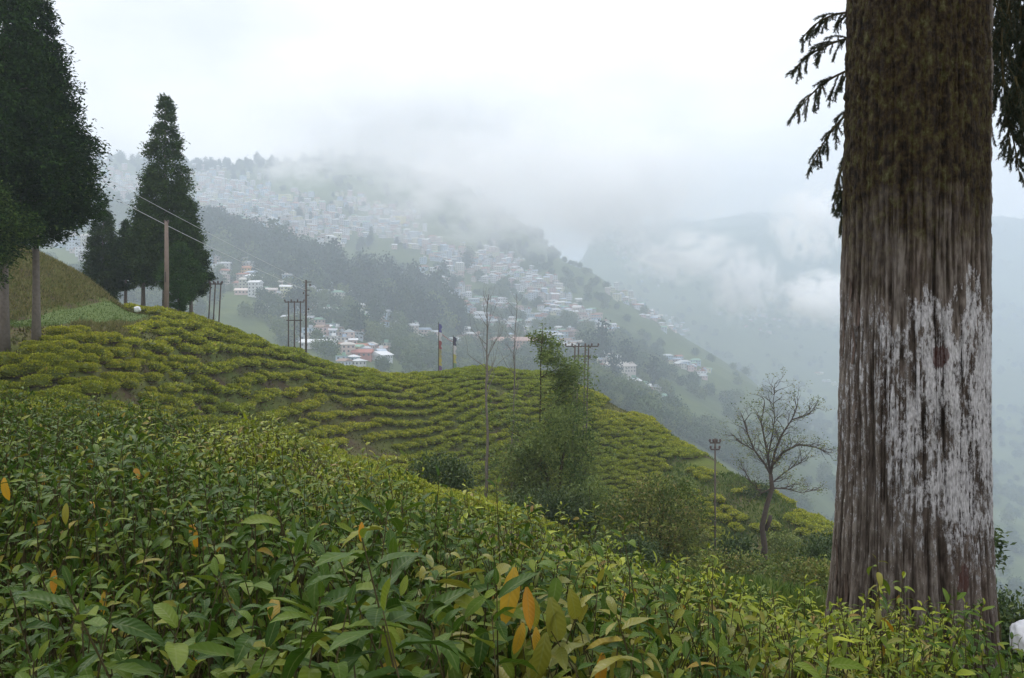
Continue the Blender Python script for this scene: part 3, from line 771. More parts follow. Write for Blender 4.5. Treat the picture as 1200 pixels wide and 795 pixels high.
sh(850, 30, (1.6, 1.1, 1.1), 150, 24, .08, 39, 'scrub', 'yellowish undergrowth below the spreading bare tree')
sh(938, 34, (1.2, 1.2, 2.1), 170, 24, .08, 40, 'scrub', 'loose yellow green bush right of the spreading tree trunk')
sh(972, 31, (1.4, 1.1, 2.6), 160, 24, .08, 41, 'broad', 'green bush against the left edge of the great trunk')
sh(915, 28, (1.2, 1.0, .55), 120, 24, .08, 42, 'scrub', 'low scrub at the hedge edge below the spreading tree')
sh(955, 25, (1.2, .9, 1.3), 100, 20, .08, 43, 'scrub', 'thorny looking scrub beside the foot of the great trunk')
sh(730, 29, (1.3, .9, .9), 110, 24, .08, 44, 'broad', 'low dark shrub just over the hedge, left of the olive bush')
sh(1190, 11, (.75, .6, 1.15), 170, 26, .055, 45, 'broad', 'green bush in the lower right corner behind the great trunk')
for k_, (p_, Y_, s_) in enumerate(((790, 52, .9), (850, 48, 1.1), (880, 58, 1.0), (915, 62, 1.2), (940, 52, 1.3), (745, 60, .8), (720, 52, .8), (820, 66, .8), (890, 70, .9), (700, 62, .7), (960, 60, 1.4), (985, 50, 1.6), (1010, 60, 1.5))):
    sh(p_, Y_, (1.0*s_, .8*s_, 1.1*s_), 50, 20, .14, 60+k_, 'scrub' if k_ % 2 else 'broad',
       ['low scrub bush left of the lone steel pole', 'scrub bush beside the lone steel pole', 'small bush right of the lone steel pole', 'bush behind the fork of the spreading tree',
        'bush low behind the spreading tree', 'small bush on the upper slope right of steel poles', 'round bush on the slope below the steel poles', 'small bush near the slope crest left of the spreading tree',
        'small bush on the crest behind the spreading tree', 'little bush right below the steel pole frame', 'bushy clump on the falling crest by the great trunk', 'tall scrub at the slope edge by the great trunk', 'scrub partly hidden behind the great trunk'][k_],
       stems=4)
# little leafy shoot beside the great trunk on the right
t = thing('sapling', 'small leafy sapling showing just right of the great trunk', 'sapling', G(1168, 8.5))
mb = MB(); zt = P(1168, 622, 8.5).z-Hp((1168-600)/F*8.5, 8.5)
pts = [Vector((.04*math.sin(k), .0, zt*k/6)) for k in range(7)]; mb.tube(pts, [.012*(1-.1*k) for k in range(7)], 5); mb.build('stem', [M['twig']], t)
leaves_at('foliage', [(Vector((g_*.06-.02, 0, zt-.02-.045*j)), None, 0) for j in range(8) for g_ in (0, 1)], 7, .07, M['broad'], t, 3, .03, .5, 1)

# spreading, almost bare tree on the right
def spreading():
    Y = 38; b = P(893, 668, Y); b.z = Hp(b.x, Y)-.1
    g = random.Random(23)
    t = thing('spreading_tree', 'nearly bare spreading tree with forked dark trunk on the right slope', 'tree', b)
    def W(px_, py_, dy=0): 
        q = P(px_, py_, Y+dy); return Vector((q.x-b.x, dy, q.z-b.z))
    tr = [W(893, 672), W(896, 640), W(893, 618), W(898, 595), W(905, 572), W(903, 556)]; tr[0].z = 0
    mb = MB(); mb.tube(tr, [.16, .135, .12, .11, .10, .09], 10); mb.build('trunk', [M['darkbark']], t, smooth=True)
    mb = MB(); mb.tube([W(897, 622), W(902, 610), W(903, 604)], [.09, .10, .07], 8); mb.build('stub', [M['darkbark']], t, smooth=True)
    mains = [
     [(903, 556), (900, 535), (896, 515), (892, 495), (896, 475)],
     [(903, 556), (908, 530), (916, 510), (928, 492), (934, 476)],
     [(903, 556), (897, 545), (884, 528), (876, 508), (870, 488)],
     [(905, 545), (918, 530), (936, 521), (955, 524), (972, 531)],
     [(900, 535), (905, 510), (908, 490), (906, 470), (908, 460)],
     [(905, 572), (893, 578), (880, 565), (869, 556)],
     [(905, 566), (918, 555), (930, 547), (944, 540)],
     [(905, 572), (922, 573), (940, 578), (960, 572)],
     [(884, 528), (874, 522), (862, 516)],
     [(928, 492), (942, 488), (954, 484)]]
    tips = []
    for k, m_ in enumerate(mains):
        dy = g.uniform(-1.6, 1.6); pts = [W(a, c_, dy*i/len(m_)) for i, (a, c_) in enumerate(m_)]
        mb = MB(); r0 = .065 if k < 4 else .036
        mb.tube(pts, [r0*(1-.75*i/(len(pts)-1)) for i in range(len(pts))], 7, cap=False)
        br = mb.build('limb', [M['darkbark']], t, smooth=True)
        tw = MB()
        for i in range(1, len(pts)):
            for q in range(4 if k < 5 else 3):
                d = (pts[i]-pts[i-1]).normalized()+Vector((g.gauss(0, .7), g.gauss(0, .6), g.uniform(0, .6)))
                grow(tw, pts[i-1].lerp(pts[i], g.random()), d, g.uniform(.35, .7), .022, 2, g, tips, .7, .12, 3, .5, (2, 3), 4, .2)
        tw.build('twig', [M['darkbark']], br, kind='stuff')
    leaves_at('foliage', tips, 2, .09, M['scrub'], t, 5, .06, .5, 0)
spreading()
# ------------------------------------------------------------ poles, wires, flags
def insulators(mb, pts):
    for p in pts: mb.tube([p, p+Vector((0, 0, .10)), p+Vector((0, 0, .22))], [.05, .09, .05], 6)
def wooden_pole():
    b = G(195, 58, -.2); h = P(195, 260, 58).z-b.z
    t = thing('utility_pole', 'single weathered wooden pole in front of the tallest conifer', 'pole', b)
    mb = MB(); mb.tube([(0, 0, 0), (.02, 0, h*.5), (0, 0, h)], [.17, .15, .12], 10); mb.build('shaft', [M['concrete']], t, smooth=True)
    mb = MB(); insulators(mb, [Vector((-.1, 0, h-.1)), Vector((.1, 0, h-.1))]); mb.build('insulator', [M['insul']], t)
    mb = MB(); mb.box((0, -.15, h*.43), (.08, .08, .7)); mb.build('bracket', [M['steel']], t)
wooden_pole()
def frame_poles(label, Y, xs, pyt, depth, arms, lean=0, r=.07, group='steel pole frames on the tea hill', yoff=None):
    cx = sum(xs)/len(xs); b = G(cx, Y, -.3)
    t = thing('pole_structure', label, 'pole structure', b, group)
    zt = P(cx, pyt, Y).z-b.z; X = [(p-cx)/F*Y for p in xs]
    for i, x_ in enumerate(X):
        yo = (yoff[i] if yoff else 0)
        mb = MB(); z0 = Hp(b.x+x_, Y+yo)-b.z-.3
        mb.tube([(x_-lean, yo, z0), (x_, yo, zt)], [r*1.15, r*.9], 8); mb.build('pole', [M['steel']], t, smooth=True)
    for (z, w_, e) in arms:
        mb = MB(); mb.box(((X[0]+X[-1])/2, 0 if not yoff else (min(yoff)+max(yoff))/2, zt-z), (abs(X[-1]-X[0])+2*e, .09, .10)); mb.build('crossarm', [M['steel']], t)
        if yoff:
            for xx in (X[0], X[-1]):
                mb = MB(); mb.box((xx, (min(yoff)+max(yoff))/2, zt-z-.1), (.07, max(yoff)-min(yoff)+.2, .08)); mb.build('crossarm', [M['steel']], t)
        if w_:
            for k in range(w_):
                xx = X[0]-e+(abs(X[-1]-X[0])+2*e)*k/(w_-1)
                mb = MB(); insulators(mb, [Vector((xx, 0, zt-z+.05))]); mb.build('insulator', [M['insul']], t)
    return t, b, zt, X
frame_poles('three leaning bare steel poles behind the crest at left', 72, [247, 252.5, 259], 331, 0, [(.15, 4, .1)], lean=.28, r=.055, group=None)
T2, B2, Z2, X2 = frame_poles('four-pole steel frame with mast behind the crest, left of the village', 84, [338, 345, 352], 353, 0, [(.1, 4, .35), (1.9, 0, .2)], r=.065, group=None)
mb = MB(); x_ = (357.5-345)/F*84; zt = P(345, 328, 84).z-B2.z
mb.tube([(x_, .4, -.5), (x_, .4, zt)], [.12, .09], 8); mb.build('mast', [M['steel']], T2, smooth=True)
for z in (.2, 1.0, 1.5):
    mb = MB(); mb.box((x_+.1, .4, zt-z), (.9-.3*z, .07, .07)); mb.build('crossarm', [M['steel']], T2)
for xx, zz in ((x_+.4, zt-.6), (x_-.25, zt-1.4), (x_+.25, zt-3.0)):
    mb = MB(); insulators(mb, [Vector((xx, .4, zz))]); mb.build('insulator', [M['insul']], T2)
frame_poles('six-pole steel frame with crossarms and insulators, middle of the slope', 74, [673, 679, 685, 691], 404, 0, [(.15, 6, .75), (1.0, 0, .1)], r=.065, lean=.35, group=None, yoff=[-.9, .9, -.9, .9])
mb = MB()
T, B, Z, X = frame_poles('single steel pole with two short crossarms, left of the spreading tree', 58, [838], 514, 0, [(.3, 4, .35), (.75, 3, .3)], r=.06, group=None)
# power lines: left pole (out of frame) to the mast
pl = thing('utility_pole', 'pole behind the left conifers that carries the bright wires', 'pole', G(-75, 44, -.2))
a0 = P(-75, 97, 44); mb = MB(); mb.tube([(0, 0, 0), (0, 0, a0.z-pl.location.z+.1)], [.17, .12], 8); mb.build('shaft', [M['concrete']], pl)
e0 = B2+Vector((x_, .4, Z2)); eM = Vector((B2.x+x_, B2.y+.4, B2.z+zt-.2))
def wire(a, b, sag, r, label):
    mb = MB(); pts = [a.lerp(b, k/28)-Vector((0, 0, sag*4*(k/28)*(1-k/28))) for k in range(29)]
    mb.tube(pts, r, 5); o = mb.build('power_line', [M['wire']]); tag(o, label, 'power line')
wire(a0, eM, .3, .014, 'upper of two pale wires crossing in front of the tallest conifer')
wire(a0-Vector((0, 0, .9)), eM-Vector((0, 0, .8)), .5, .018, 'lower and brighter of two pale wires crossing the conifers')
def prayer_flag(label, px_, pyt, pyb, Y, cols, seed):
    g = random.Random(seed); b = P(px_, pyb, Y); b.z = min(Hp(b.x, Y), b.z)-.2; h = P(px_, pyt, Y).z-b.z
    t = thing('prayer_flag', label, 'prayer flag', b, 'prayer flags on poles')
    mb = MB(); mb.tube([(0, 0, 0), (0, 0, h)], [.05, .03], 6); mb.build('pole', [M['twig']], t)
    n = len(cols); z1 = h-.15; ht = (h*.78)/n
    for k, c_ in enumerate(cols):
        V = []; nx_, nz_ = 4, 5
        for j in range(nz_+1):
            for i in range(nx_+1):
                V.append((.03+.34*i/nx_*(1 if j % 3 else .7)*(1+.08*math.sin(j+k)), .09*math.sin(i*1.4+j*.9+k*2)*i/nx_, z1-ht*(k+j/nz_)-.08*i/nx_))
        Fc = [(j*(nx_+1)+i, j*(nx_+1)+i+1, (j+1)*(nx_+1)+i+1, (j+1)*(nx_+1)+i) for j in range(nz_) for i in range(nx_)]
        mb = MB(); mb.add(V, Fc)
        o = mb.build('cloth', [plain('cloth', c_, .9, .1, .15)], t, smooth=True)
        o.data.materials[0].use_backface_culling = False
prayer_flag('taller prayer flag pole with blue, white, red and yellow cloths', 514, 378, 424, 95, [(.14, .14, .30), (.5, .5, .52), (.30, .12, .12), (.32, .30, .18), (.42, .37, .12), (.20, .14, .25)], 1)
prayer_flag('shorter prayer flag pole with white and yellow cloths', 531, 393, 426, 94, [(.10, .10, .14), (.5, .5, .52), (.42, .4, .16), (.2, .3, .2)], 2)
mb = MB(); a = P(514, 388, 100); b = P(531, 401, 99)
mb.tube([a.lerp(b, k/8)-Vector((0, 0, .5*(k/8)*(1-k/8))) for k in range(9)], .03, 4)
tag(mb.build('flag_line', [plain('red_cord', (.35, .08, .06))]), 'dull red line strung between the two prayer flag poles', 'cord')
# white bundle at the end of the path; white sack in the corner
def lumpy(name, loc, d, mat, seed, label, cat, res=14):
    V = []; n, m_ = res, res*2
    th = np.linspace(0, math.pi, n+1); ph = np.linspace(0, 2*math.pi, m_, endpoint=False)
    T_, Pp = np.meshgrid(th, ph, indexing='ij')
    X_ = np.stack([np.sin(T_)*np.cos(Pp), np.sin(T_)*np.sin(Pp), np.cos(T_)], -1).reshape(-1, 3)
    X_ = np.sign(X_)*np.abs(X_)**.75
    q = 1+.28*fbm(X_[:, 0]*2+seed, X_[:, 1]*2, X_[:, 2]*2, o=4, s=seed)
    V = X_*q[:, None]*np.array(d)/2
    Fc = [(i*m_+j, (i+1)*m_+j, (i+1)*m_+(j+1) % m_, i*m_+(j+1) % m_) for i in range(n) for j in range(m_)]
    o = obj(name, mesh(name, V, Fc, [mat], smooth=True), loc=loc); tag(o, label, cat); return o
M['plastic'] = plain('white_plastic', (.78, .80, .84), .35, .5, .08, 10)
b = G(161, 56); lumpy('sack', b+Vector((0, 0, .35)), (.42, .34, .36), M['plastic'], 3, 'small white bundle at the far end of the green path', 'sack')
b = P(1196, 754, 4.6); lumpy('plastic_bag', (b.x+.03, b.y, b.z+.03), (.15, .11, .17), M['plastic'], 6, 'crumpled white plastic bag at the lower right edge', 'plastic bag', 30)
print('terrain tea', NTEA)
# ------------------------------------------------------------ the great trunk
def great_tree():
    bx, by = (1073-600)/F*5.2, 5.2
    z0 = -.55; t = thing('cedar_tree', 'huge foreground trunk with peeling white paint band and mossy upper bark', 'tree', (bx, by, 0))
    na, zs = 760, np.concatenate([np.linspace(z0, 4.2, 900), np.linspace(4.3, 13, 60)])
    A, Zg = np.meshgrid(np.linspace(0, 2*math.pi, na, endpoint=False), zs, indexing='ij')
    yv = 397.5-(zs-EYE)/by*F
    rl = np.interp(yv, [-3000, 0, 300, 500, 600, 650, 700, 745, 800], [28, 74.5, 76, 78, 80, 82.5, 86, 90, 102])/F*by
    cxs = np.interp(yv, [-3000, 0, 300, 650, 800], [1080, 1075, 1070.5, 1066, 1063])/F*by-.6*by-bx+.0
    R = np.broadcast_to(rl, A.shape).copy()
    ca, sa = np.cos(A), np.sin(A)
    fl = fbm(ca*1.6, sa*1.6, Zg*.18, o=2, s=4)
    R *= 1+.05*fl+np.clip((.35-Zg)/.9, 0, 1)*.045*np.sin(A*7+1.0+Zg)
    # long stringy bark strips: noise stretched along the grain, slightly twisted
    B_ = A+Zg*.03+.035*fbm(ca*2, sa*2, Zg*1.4, o=2, s=8)
    cb, sb = np.cos(B_), np.sin(B_)
    s1 = fbm(cb*13, sb*13, Zg*1.0, o=2, s=11); s2 = fbm(cb*34, sb*34, Zg*2.6, o=3, s=12)
    rd = 1-np.abs(s1)*2.4; rd2 = 1-np.abs(s2)*2.6
    hgt = .55*rd+.45*rd2
    rough = fbm(cb*22, sb*22, Zg*16, o=3, s=15); lump_ = fbm(cb*16, sb*16, Zg*26, o=3, s=19)
    up_ = np.clip((Zg-2.0)/1.0, 0, 1)
    disp = hgt*(.019-.007*up_)+rough*(.0045+.010*up_)+fbm(cb*60, sb*60, Zg*40, o=2, s=18)*.002+lump_*up_*.014
    R = R+disp
    V = np.stack([ca*R+cxs, sa*R, Zg], -1).reshape(-1, 3)
    m_ = len(zs); i = np.arange(na)
    a = (i[:, None]*m_+np.arange(m_-1)[None]); b = (((i+1) % na)[:, None]*m_+np.arange(m_-1)[None])
    Fc = np.stack([a, b, b+1, a+1], -1).reshape(-1, 4)
    g = MT('cedar_bark')
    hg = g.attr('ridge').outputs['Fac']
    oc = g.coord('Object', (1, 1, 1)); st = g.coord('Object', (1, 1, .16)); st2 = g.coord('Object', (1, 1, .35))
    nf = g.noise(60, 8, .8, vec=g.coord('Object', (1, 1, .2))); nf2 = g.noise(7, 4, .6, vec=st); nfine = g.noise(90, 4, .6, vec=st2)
    bark = g.ramp(g.math('ADD', g.math('MULTIPLY', hg, .55), g.math('MULTIPLY', nf, .45)), [(.30, (.013, .010, .008)), (.46, (.050, .040, .033)), (.60, (.115, .094, .080)), (.78, (.26, .23, .205))])  # fibre grain and dark fissures, with groove shade painted in by ridge height
    bark = g.mix(g.ramp(nf2, [(.45, 0.), (.65, .6)]), bark, g.mix(1.0, bark, (1.04, .92, .86), 'MULTIPLY'))
    sep = g.n('ShaderNodeSeparateXYZ'); g.l(oc, sep.inputs[0]); z = sep.outputs[2]; xx = sep.outputs[0]
    # moss and red lichen over the upper trunk, thinner on the right edge
    mz = g.math('ADD', z, g.math('MULTIPLY', g.math('SUBTRACT', g.noise(3.0, 4, vec=oc), .5), 1.4))
    mossm = g.ramp(g.math('MULTIPLY', mz, .2), [(.36, 0.), (.50, 1.)])
    mossn = g.noise(20, 6, .75, vec=g.coord('Object', (1, 1, .7)))
    moss = g.ramp(mossn, [(.36, (.004, .003, .002)), (.46, (.018, .012, .006)), (.52, (.042, .028, .010)), (.60, (.055, .052, .014)), (.70, (.12, .12, .06))])
    edge = g.ramp(g.math('ADD', xx, g.math('MULTIPLY', g.math('SUBTRACT', g.noise(5, 4, vec=st), .5), .16)), [(.30, 1.), (.36, .12)])
    bark = g.mix(g.math('MULTIPLY', g.math('MULTIPLY', mossm, edge), .93), bark, moss)
    # white lime wash: flakes left on the proud strips
    top = g.math('ADD', z, g.math('MULTIPLY', g.math('SUBTRACT', g.noise(6, 6, .8, vec=g.coord('Object', (1, 1, .3))), .5), 1.9))
    band = g.ramp(g.math('MULTIPLY', top, .25), [(.436, 1.), (.452, 0.)])
    low = g.ramp(g.math('MULTIPLY', g.math('ADD', z, g.math('MULTIPLY', nf2, .5)), .25), [(.10, .15), (.27, 1.)])
    side = g.ramp(g.math('ADD', g.math('ADD', xx, .5), g.math('MULTIPLY', g.math('SUBTRACT', nf2, .5), .35)), [(.08, .35), (.34, .80), (.5, 1.), (.92, .9)])
    big = g.noise(4.5, 5, .65, vec=g.coord('Object', (1, 1, .5)))
    cov = g.math('MULTIPLY', g.math('MULTIPLY', low, side), g.ramp(big, [(.32, .45), (.52, 1.0)]))
    fl_ = g.math('ADD', g.math('MULTIPLY', nf, .34), g.math('ADD', g.math('MULTIPLY', g.noise(42, 7, .85, vec=g.coord('Object', (1, 1, .45))), .62), g.math('MULTIPLY', hg, .20)))
    thr = g.math('SUBTRACT', .735, g.math('MULTIPLY', cov, .215))
    pm = g.math('MULTIPLY', g.math('MULTIPLY', g.math('SUBTRACT', fl_, thr), 24, clamp=False), 1, clamp=True)
    pm = g.math('MULTIPLY', g.math('MULTIPLY', pm, band, clamp=True), g.ramp(hg, [(.30, .15), (.46, 1.)]), clamp=True)
    wcol = g.mix(g.ramp(nfine, [(.35, 0.), (.6, 1.)]), (.34, .33, .34), (.66, .65, .67))
    col = g.mix(pm, bark, wcol)
    # raw red scars where bark has flaked off
    def spot(cx, cz, rx, rz):
        dx = g.math('DIVIDE', g.math('SUBTRACT', xx, cx), rx); dz = g.math('DIVIDE', g.math('SUBTRACT', z, cz), rz)
        d_ = g.math('ADD', g.math('ADD', g.math('MULTIPLY', dx, dx), g.math('MULTIPLY', dz, dz)), g.math('MULTIPLY', g.math('SUBTRACT', g.noise(22, 5, .7, vec=st2), .5), 4.5))
        return g.ramp(d_, [(.75, 1.), (.95, 0.)])
    for cx, cz, rx, rz in ((-.06, 1.50, .045, .07), (.06, .25, .04, .09)):
        col = g.mix(g.math('MULTIPLY', spot(cx, cz, rx, rz), .8), col, g.mix(nfine, (.075, .03, .025), (.13, .06, .05)))
    bmp = g.math('ADD', g.math('ADD', g.math('MULTIPLY', nf, 1), g.math('MULTIPLY', nfine, .5)), g.math('MULTIPLY', pm, .25))
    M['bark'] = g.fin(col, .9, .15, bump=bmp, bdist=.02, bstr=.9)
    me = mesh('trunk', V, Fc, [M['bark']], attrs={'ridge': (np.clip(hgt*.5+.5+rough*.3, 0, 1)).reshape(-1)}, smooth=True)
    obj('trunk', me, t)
    # bark strips lifting off the edge
    g2 = random.Random(4)
    for k in range(16):
        a = g2.choice([g2.uniform(-.25, .1), g2.uniform(3.0, 3.5)]); zc = g2.uniform(.1, 1.9); l_ = g2.uniform(.12, .34)
        r0 = float(np.interp(zc, zs, rl))+.006; c0 = float(np.interp(zc, zs, cxs)); V_ = []
        for j in range(5):
            f = j/4; lift = .012*(2*abs(f-.5))**2*g2.uniform(.6, 1.4)+.004
            for q in (-1, 1):
                aa = a+q*.034*(1-.5*abs(2*f-1))
                V_.append((c0+math.cos(aa)*(r0+lift), math.sin(aa)*(r0+lift), zc+l_*(f-.5)))
        Vb = [(v[0]*.997, v[1]*.997, v[2]) for v in V_]
        F_ = [(2*j, 2*j+1, 2*j+3, 2*j+2) for j in range(4)]+[(10+2*j, 12+2*j, 13+2*j, 11+2*j) for j in range(4)]+[(2*j, 2*j+2, 12+2*j, 10+2*j) for j in range(4)]+[(2*j+1, 11+2*j, 13+2*j, 2*j+3) for j in range(4)]
        mb = MB(); mb.add(V_+Vb, F_); mb.build('bark_strip', [plain_bark], t)
    # limbs and foliage above the frame, sprays drooping into view
    lm = MB()
    crown_c = []
    for k in range(34):
        z = 4.9+k*.23; a = g2.uniform(0, 6.28); ln = g2.uniform(1.5, 3.0)*(1-.45*(z-4.9)/8)
        p0 = Vector((math.cos(a)*.2, math.sin(a)*.2, z)); p2 = Vector((math.cos(a)*ln, math.sin(a)*ln, z+.45)); pm_ = p0.lerp(p2, .5)+Vector((0, 0, .25))
        lm.tube([p0, pm_, p2], [.055, .04, .012], 6)
        for f in (.35, .55, .75, .95): crown_c.append((p0.lerp(p2, f)+Vector((0, 0, .25*(1-f))), a))
    lm.build('limb', [M['darkbark']], t, kind='stuff')
    gg = np.random.default_rng(5); n = 90
    c = np.array([list(p) for p, a in crown_c]); p = np.repeat(c, n, 0)+gg.normal(0, .28, (len(c)*n, 3))*np.array([1, 1, .7])
    p[:, 2] = np.maximum(p[:, 2], 4.55)
    D = gg.normal(0, .7, p.shape); D[:, 2] -= .3
    Vv, Ff = rhombi(p, D, gg.normal(0, 1, p.shape), .16*gg.uniform(.6, 1.4, len(p)), .025*np.ones(len(p)), .2)
    obj('crown', mesh('crown', Vv, Ff, [M['spray']], attrs={'tint': np.repeat(gg.random(len(p)), 4)}), t)
    # drooping sprays
    def spray(name, start, dirs, ln, nb, seed, rb=.45, den=1.0, dn=1.0):
        g3 = random.Random(seed); mb = MB(); base = Vector(start)-Vector((bx, by, 0))
        pts = [base]; d = Vector(dirs).normalized()
        for k in range(7):
            d = (d+Vector((0, 0, -.16))+Vector((g3.gauss(0, .05), g3.gauss(0, .05), 0))).normalized(); pts.append(pts[-1]+d*ln/7)
        mb.tube(pts, [.010*(1-.1*k) for k in range(8)], 5)
        NP, ND = [], []
        def needles(q0, q1, m):
            ax = (q1-q0)
            for j in range(m):
                f = g3.random(); o_ = ax.orthogonal().normalized(); o_.rotate(Matrix.Rotation(g3.uniform(0, 6.28), 3, ax.normalized()))
                NP.append(q0.lerp(q1, f)); ND.append(ax.normalized()*1.0+o_*.75)
        for k in range(nb):
            f = (k+.5)/nb; i = min(6, int(f*7)); p_ = pts[i].lerp(pts[i+1], f*7-i)
            dd = (pts[i+1]-pts[i]).normalized(); sd = dd.orthogonal().normalized(); sd.rotate(Matrix.Rotation(g3.uniform(0, 6.28), 3, dd))
            e = dd*.75+sd*.65; l2 = ln*rb*(1-.5*f)*g3.uniform(.6, 1.2); q = [p_]
            for j in range(5):
                e = (e+Vector((0, 0, -.20*dn))).normalized(); q.append(q[-1]+e*l2/5)
            mb.tube(q, [.005, .0045, .004, .0035, .003, .002], 4, cap=False)
            for j in range(5): needles(q[j], q[j+1], int(l2/5*800*den))
            for s2 in range(2):
                j = g3.randint(1, 3); e2 = (e+Vector((g3.gauss(0, .45), g3.gauss(0, .45), -.1))).normalized(); w_ = [q[j]]
                for _ in range(3): e2 = (e2+Vector((0, 0, -.15))).normalized(); w_.append(w_[-1]+e2*l2*.14)
                mb.tube(w_, [.004, .0035, .003, .002], 4, cap=False)
                for j2 in range(3): needles(w_[j2], w_[j2+1], int(l2*.14*620*den))
        sp_ = mb.build('branch', [M['twig']], t)
        a_, b_ = np.array([list(v) for v in NP]), np.array([list(v) for v in ND])
        Vv, Ff = rhombi(a_, b_, rng.normal(0, 1, a_.shape), np.full(len(a_), .022), np.full(len(a_), .0045), 0)
        obj('needle_foliage', mesh('needle_foliage', Vv, Ff, [M['spray']], attrs={'tint': np.repeat(rng.random(len(a_)), 4)}), sp_, kind='stuff')
    # left of the trunk, behind it
    Yb = 5.75
    for k, (sx, sy, dx, dz, ln) in enumerate(((1000, 15, -.55, .15, .36), (1002, 45, -.8, .1, .44), (1004, 80, -.9, -.1, .50), (1003, 125, -.8, -.45, .46), (1001, 165, -.45, -.9, .45), (1002, 190, -.35, -1, .42))):
        spray('s', P(sx, sy, Yb), (dx, .15, dz), ln*1.05, 15, 40+k, .42, .9)
    # right: a dense dark curtain
    Yb = 5.6
    g4 = random.Random(8)
    for k in range(44):
        sx = g4.uniform(1150, 1262); sy = g4.uniform(-60, 95)
        spray('s', P(sx, sy, Yb+g4.uniform(-.1, .7)), (g4.uniform(-.4, .4), .1, -.9), g4.uniform(.45, .85), 14, 70+k, .40, 1.1)
    for k in range(16):
        sx = g4.uniform(1165, 1260); sy = g4.uniform(-80, 40)
        spray('s', P(sx, sy, Yb+.9), (g4.uniform(-.4, .4), .1, -.9), g4.uniform(.5, .8), 18, 170+k, .45, 1.2)
M['spray'] = leaf_mat('cedar_needles', [(0, (.012, .020, .008)), (.6, (.022, .036, .014)), (1, (.04, .055, .02))], .6, .3, .1)
plain_bark = plain('loose_bark', (.085, .062, .052), .9, .1, .45, 40)
great_tree()
# ------------------------------------------------------------ foreground hedge
def leaf_variant(name, mat, curl, fold, wd=.34, tw=0., n=6, wav=0.):
    """unit-length leaf along +Y, normal +Z, tip at y=1"""
    V = []
    for i in range(n+1):
        f = i/n; wf = ((f+.03)**.75*(1-f)**.85/.47)*wd*.5
        if i == n: wf = .004
        th = curl*f
        y_ = math.sin(th)/curl if abs(curl) > .05 else f; z_ = -(1-math.cos(th))/curl if abs(curl) > .05 else 0
        for sx in (-1, 0, 1):
            V.append((sx*wf*math.cos(tw*f)+.0, y_*(1 if sx == 0 else .995), z_+abs(sx)*wf*fold+sx*wf*math.sin(tw*f)+wav*wf*math.sin(f*9+sx)*abs(sx)))
    Fc = [(i*3+j, i*3+j+1, (i+1)*3+j+1, (i+1)*3+j) for i in range(n) for j in (0, 1)]
    return mesh(name, np.array(V), np.array(Fc), [mat], attrs={'across': np.tile([-1., 0., 1.], n+1), 'along': np.repeat(np.arange(n+1)/n, 3)}, smooth=True)
def leafset(mat, wd):
    return [leaf_variant('leaf', mat, c_, f_, wd, t_, 6, w_) for c_, f_, t_, w_ in ((.5, .35, .0, .1), (.9, .25, .4, .2), (1.4, .30, -.3, .1), (.2, .45, .2, .15), (1.1, .5, .1, .25))]
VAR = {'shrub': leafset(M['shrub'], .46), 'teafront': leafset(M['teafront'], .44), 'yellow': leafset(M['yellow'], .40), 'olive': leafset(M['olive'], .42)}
VNP = {k: [(np.array([v.co[:] for v in me.vertices]), np.array([p.vertices[:] for p in me.polygons])) for me in vs] for k, vs in VAR.items()}

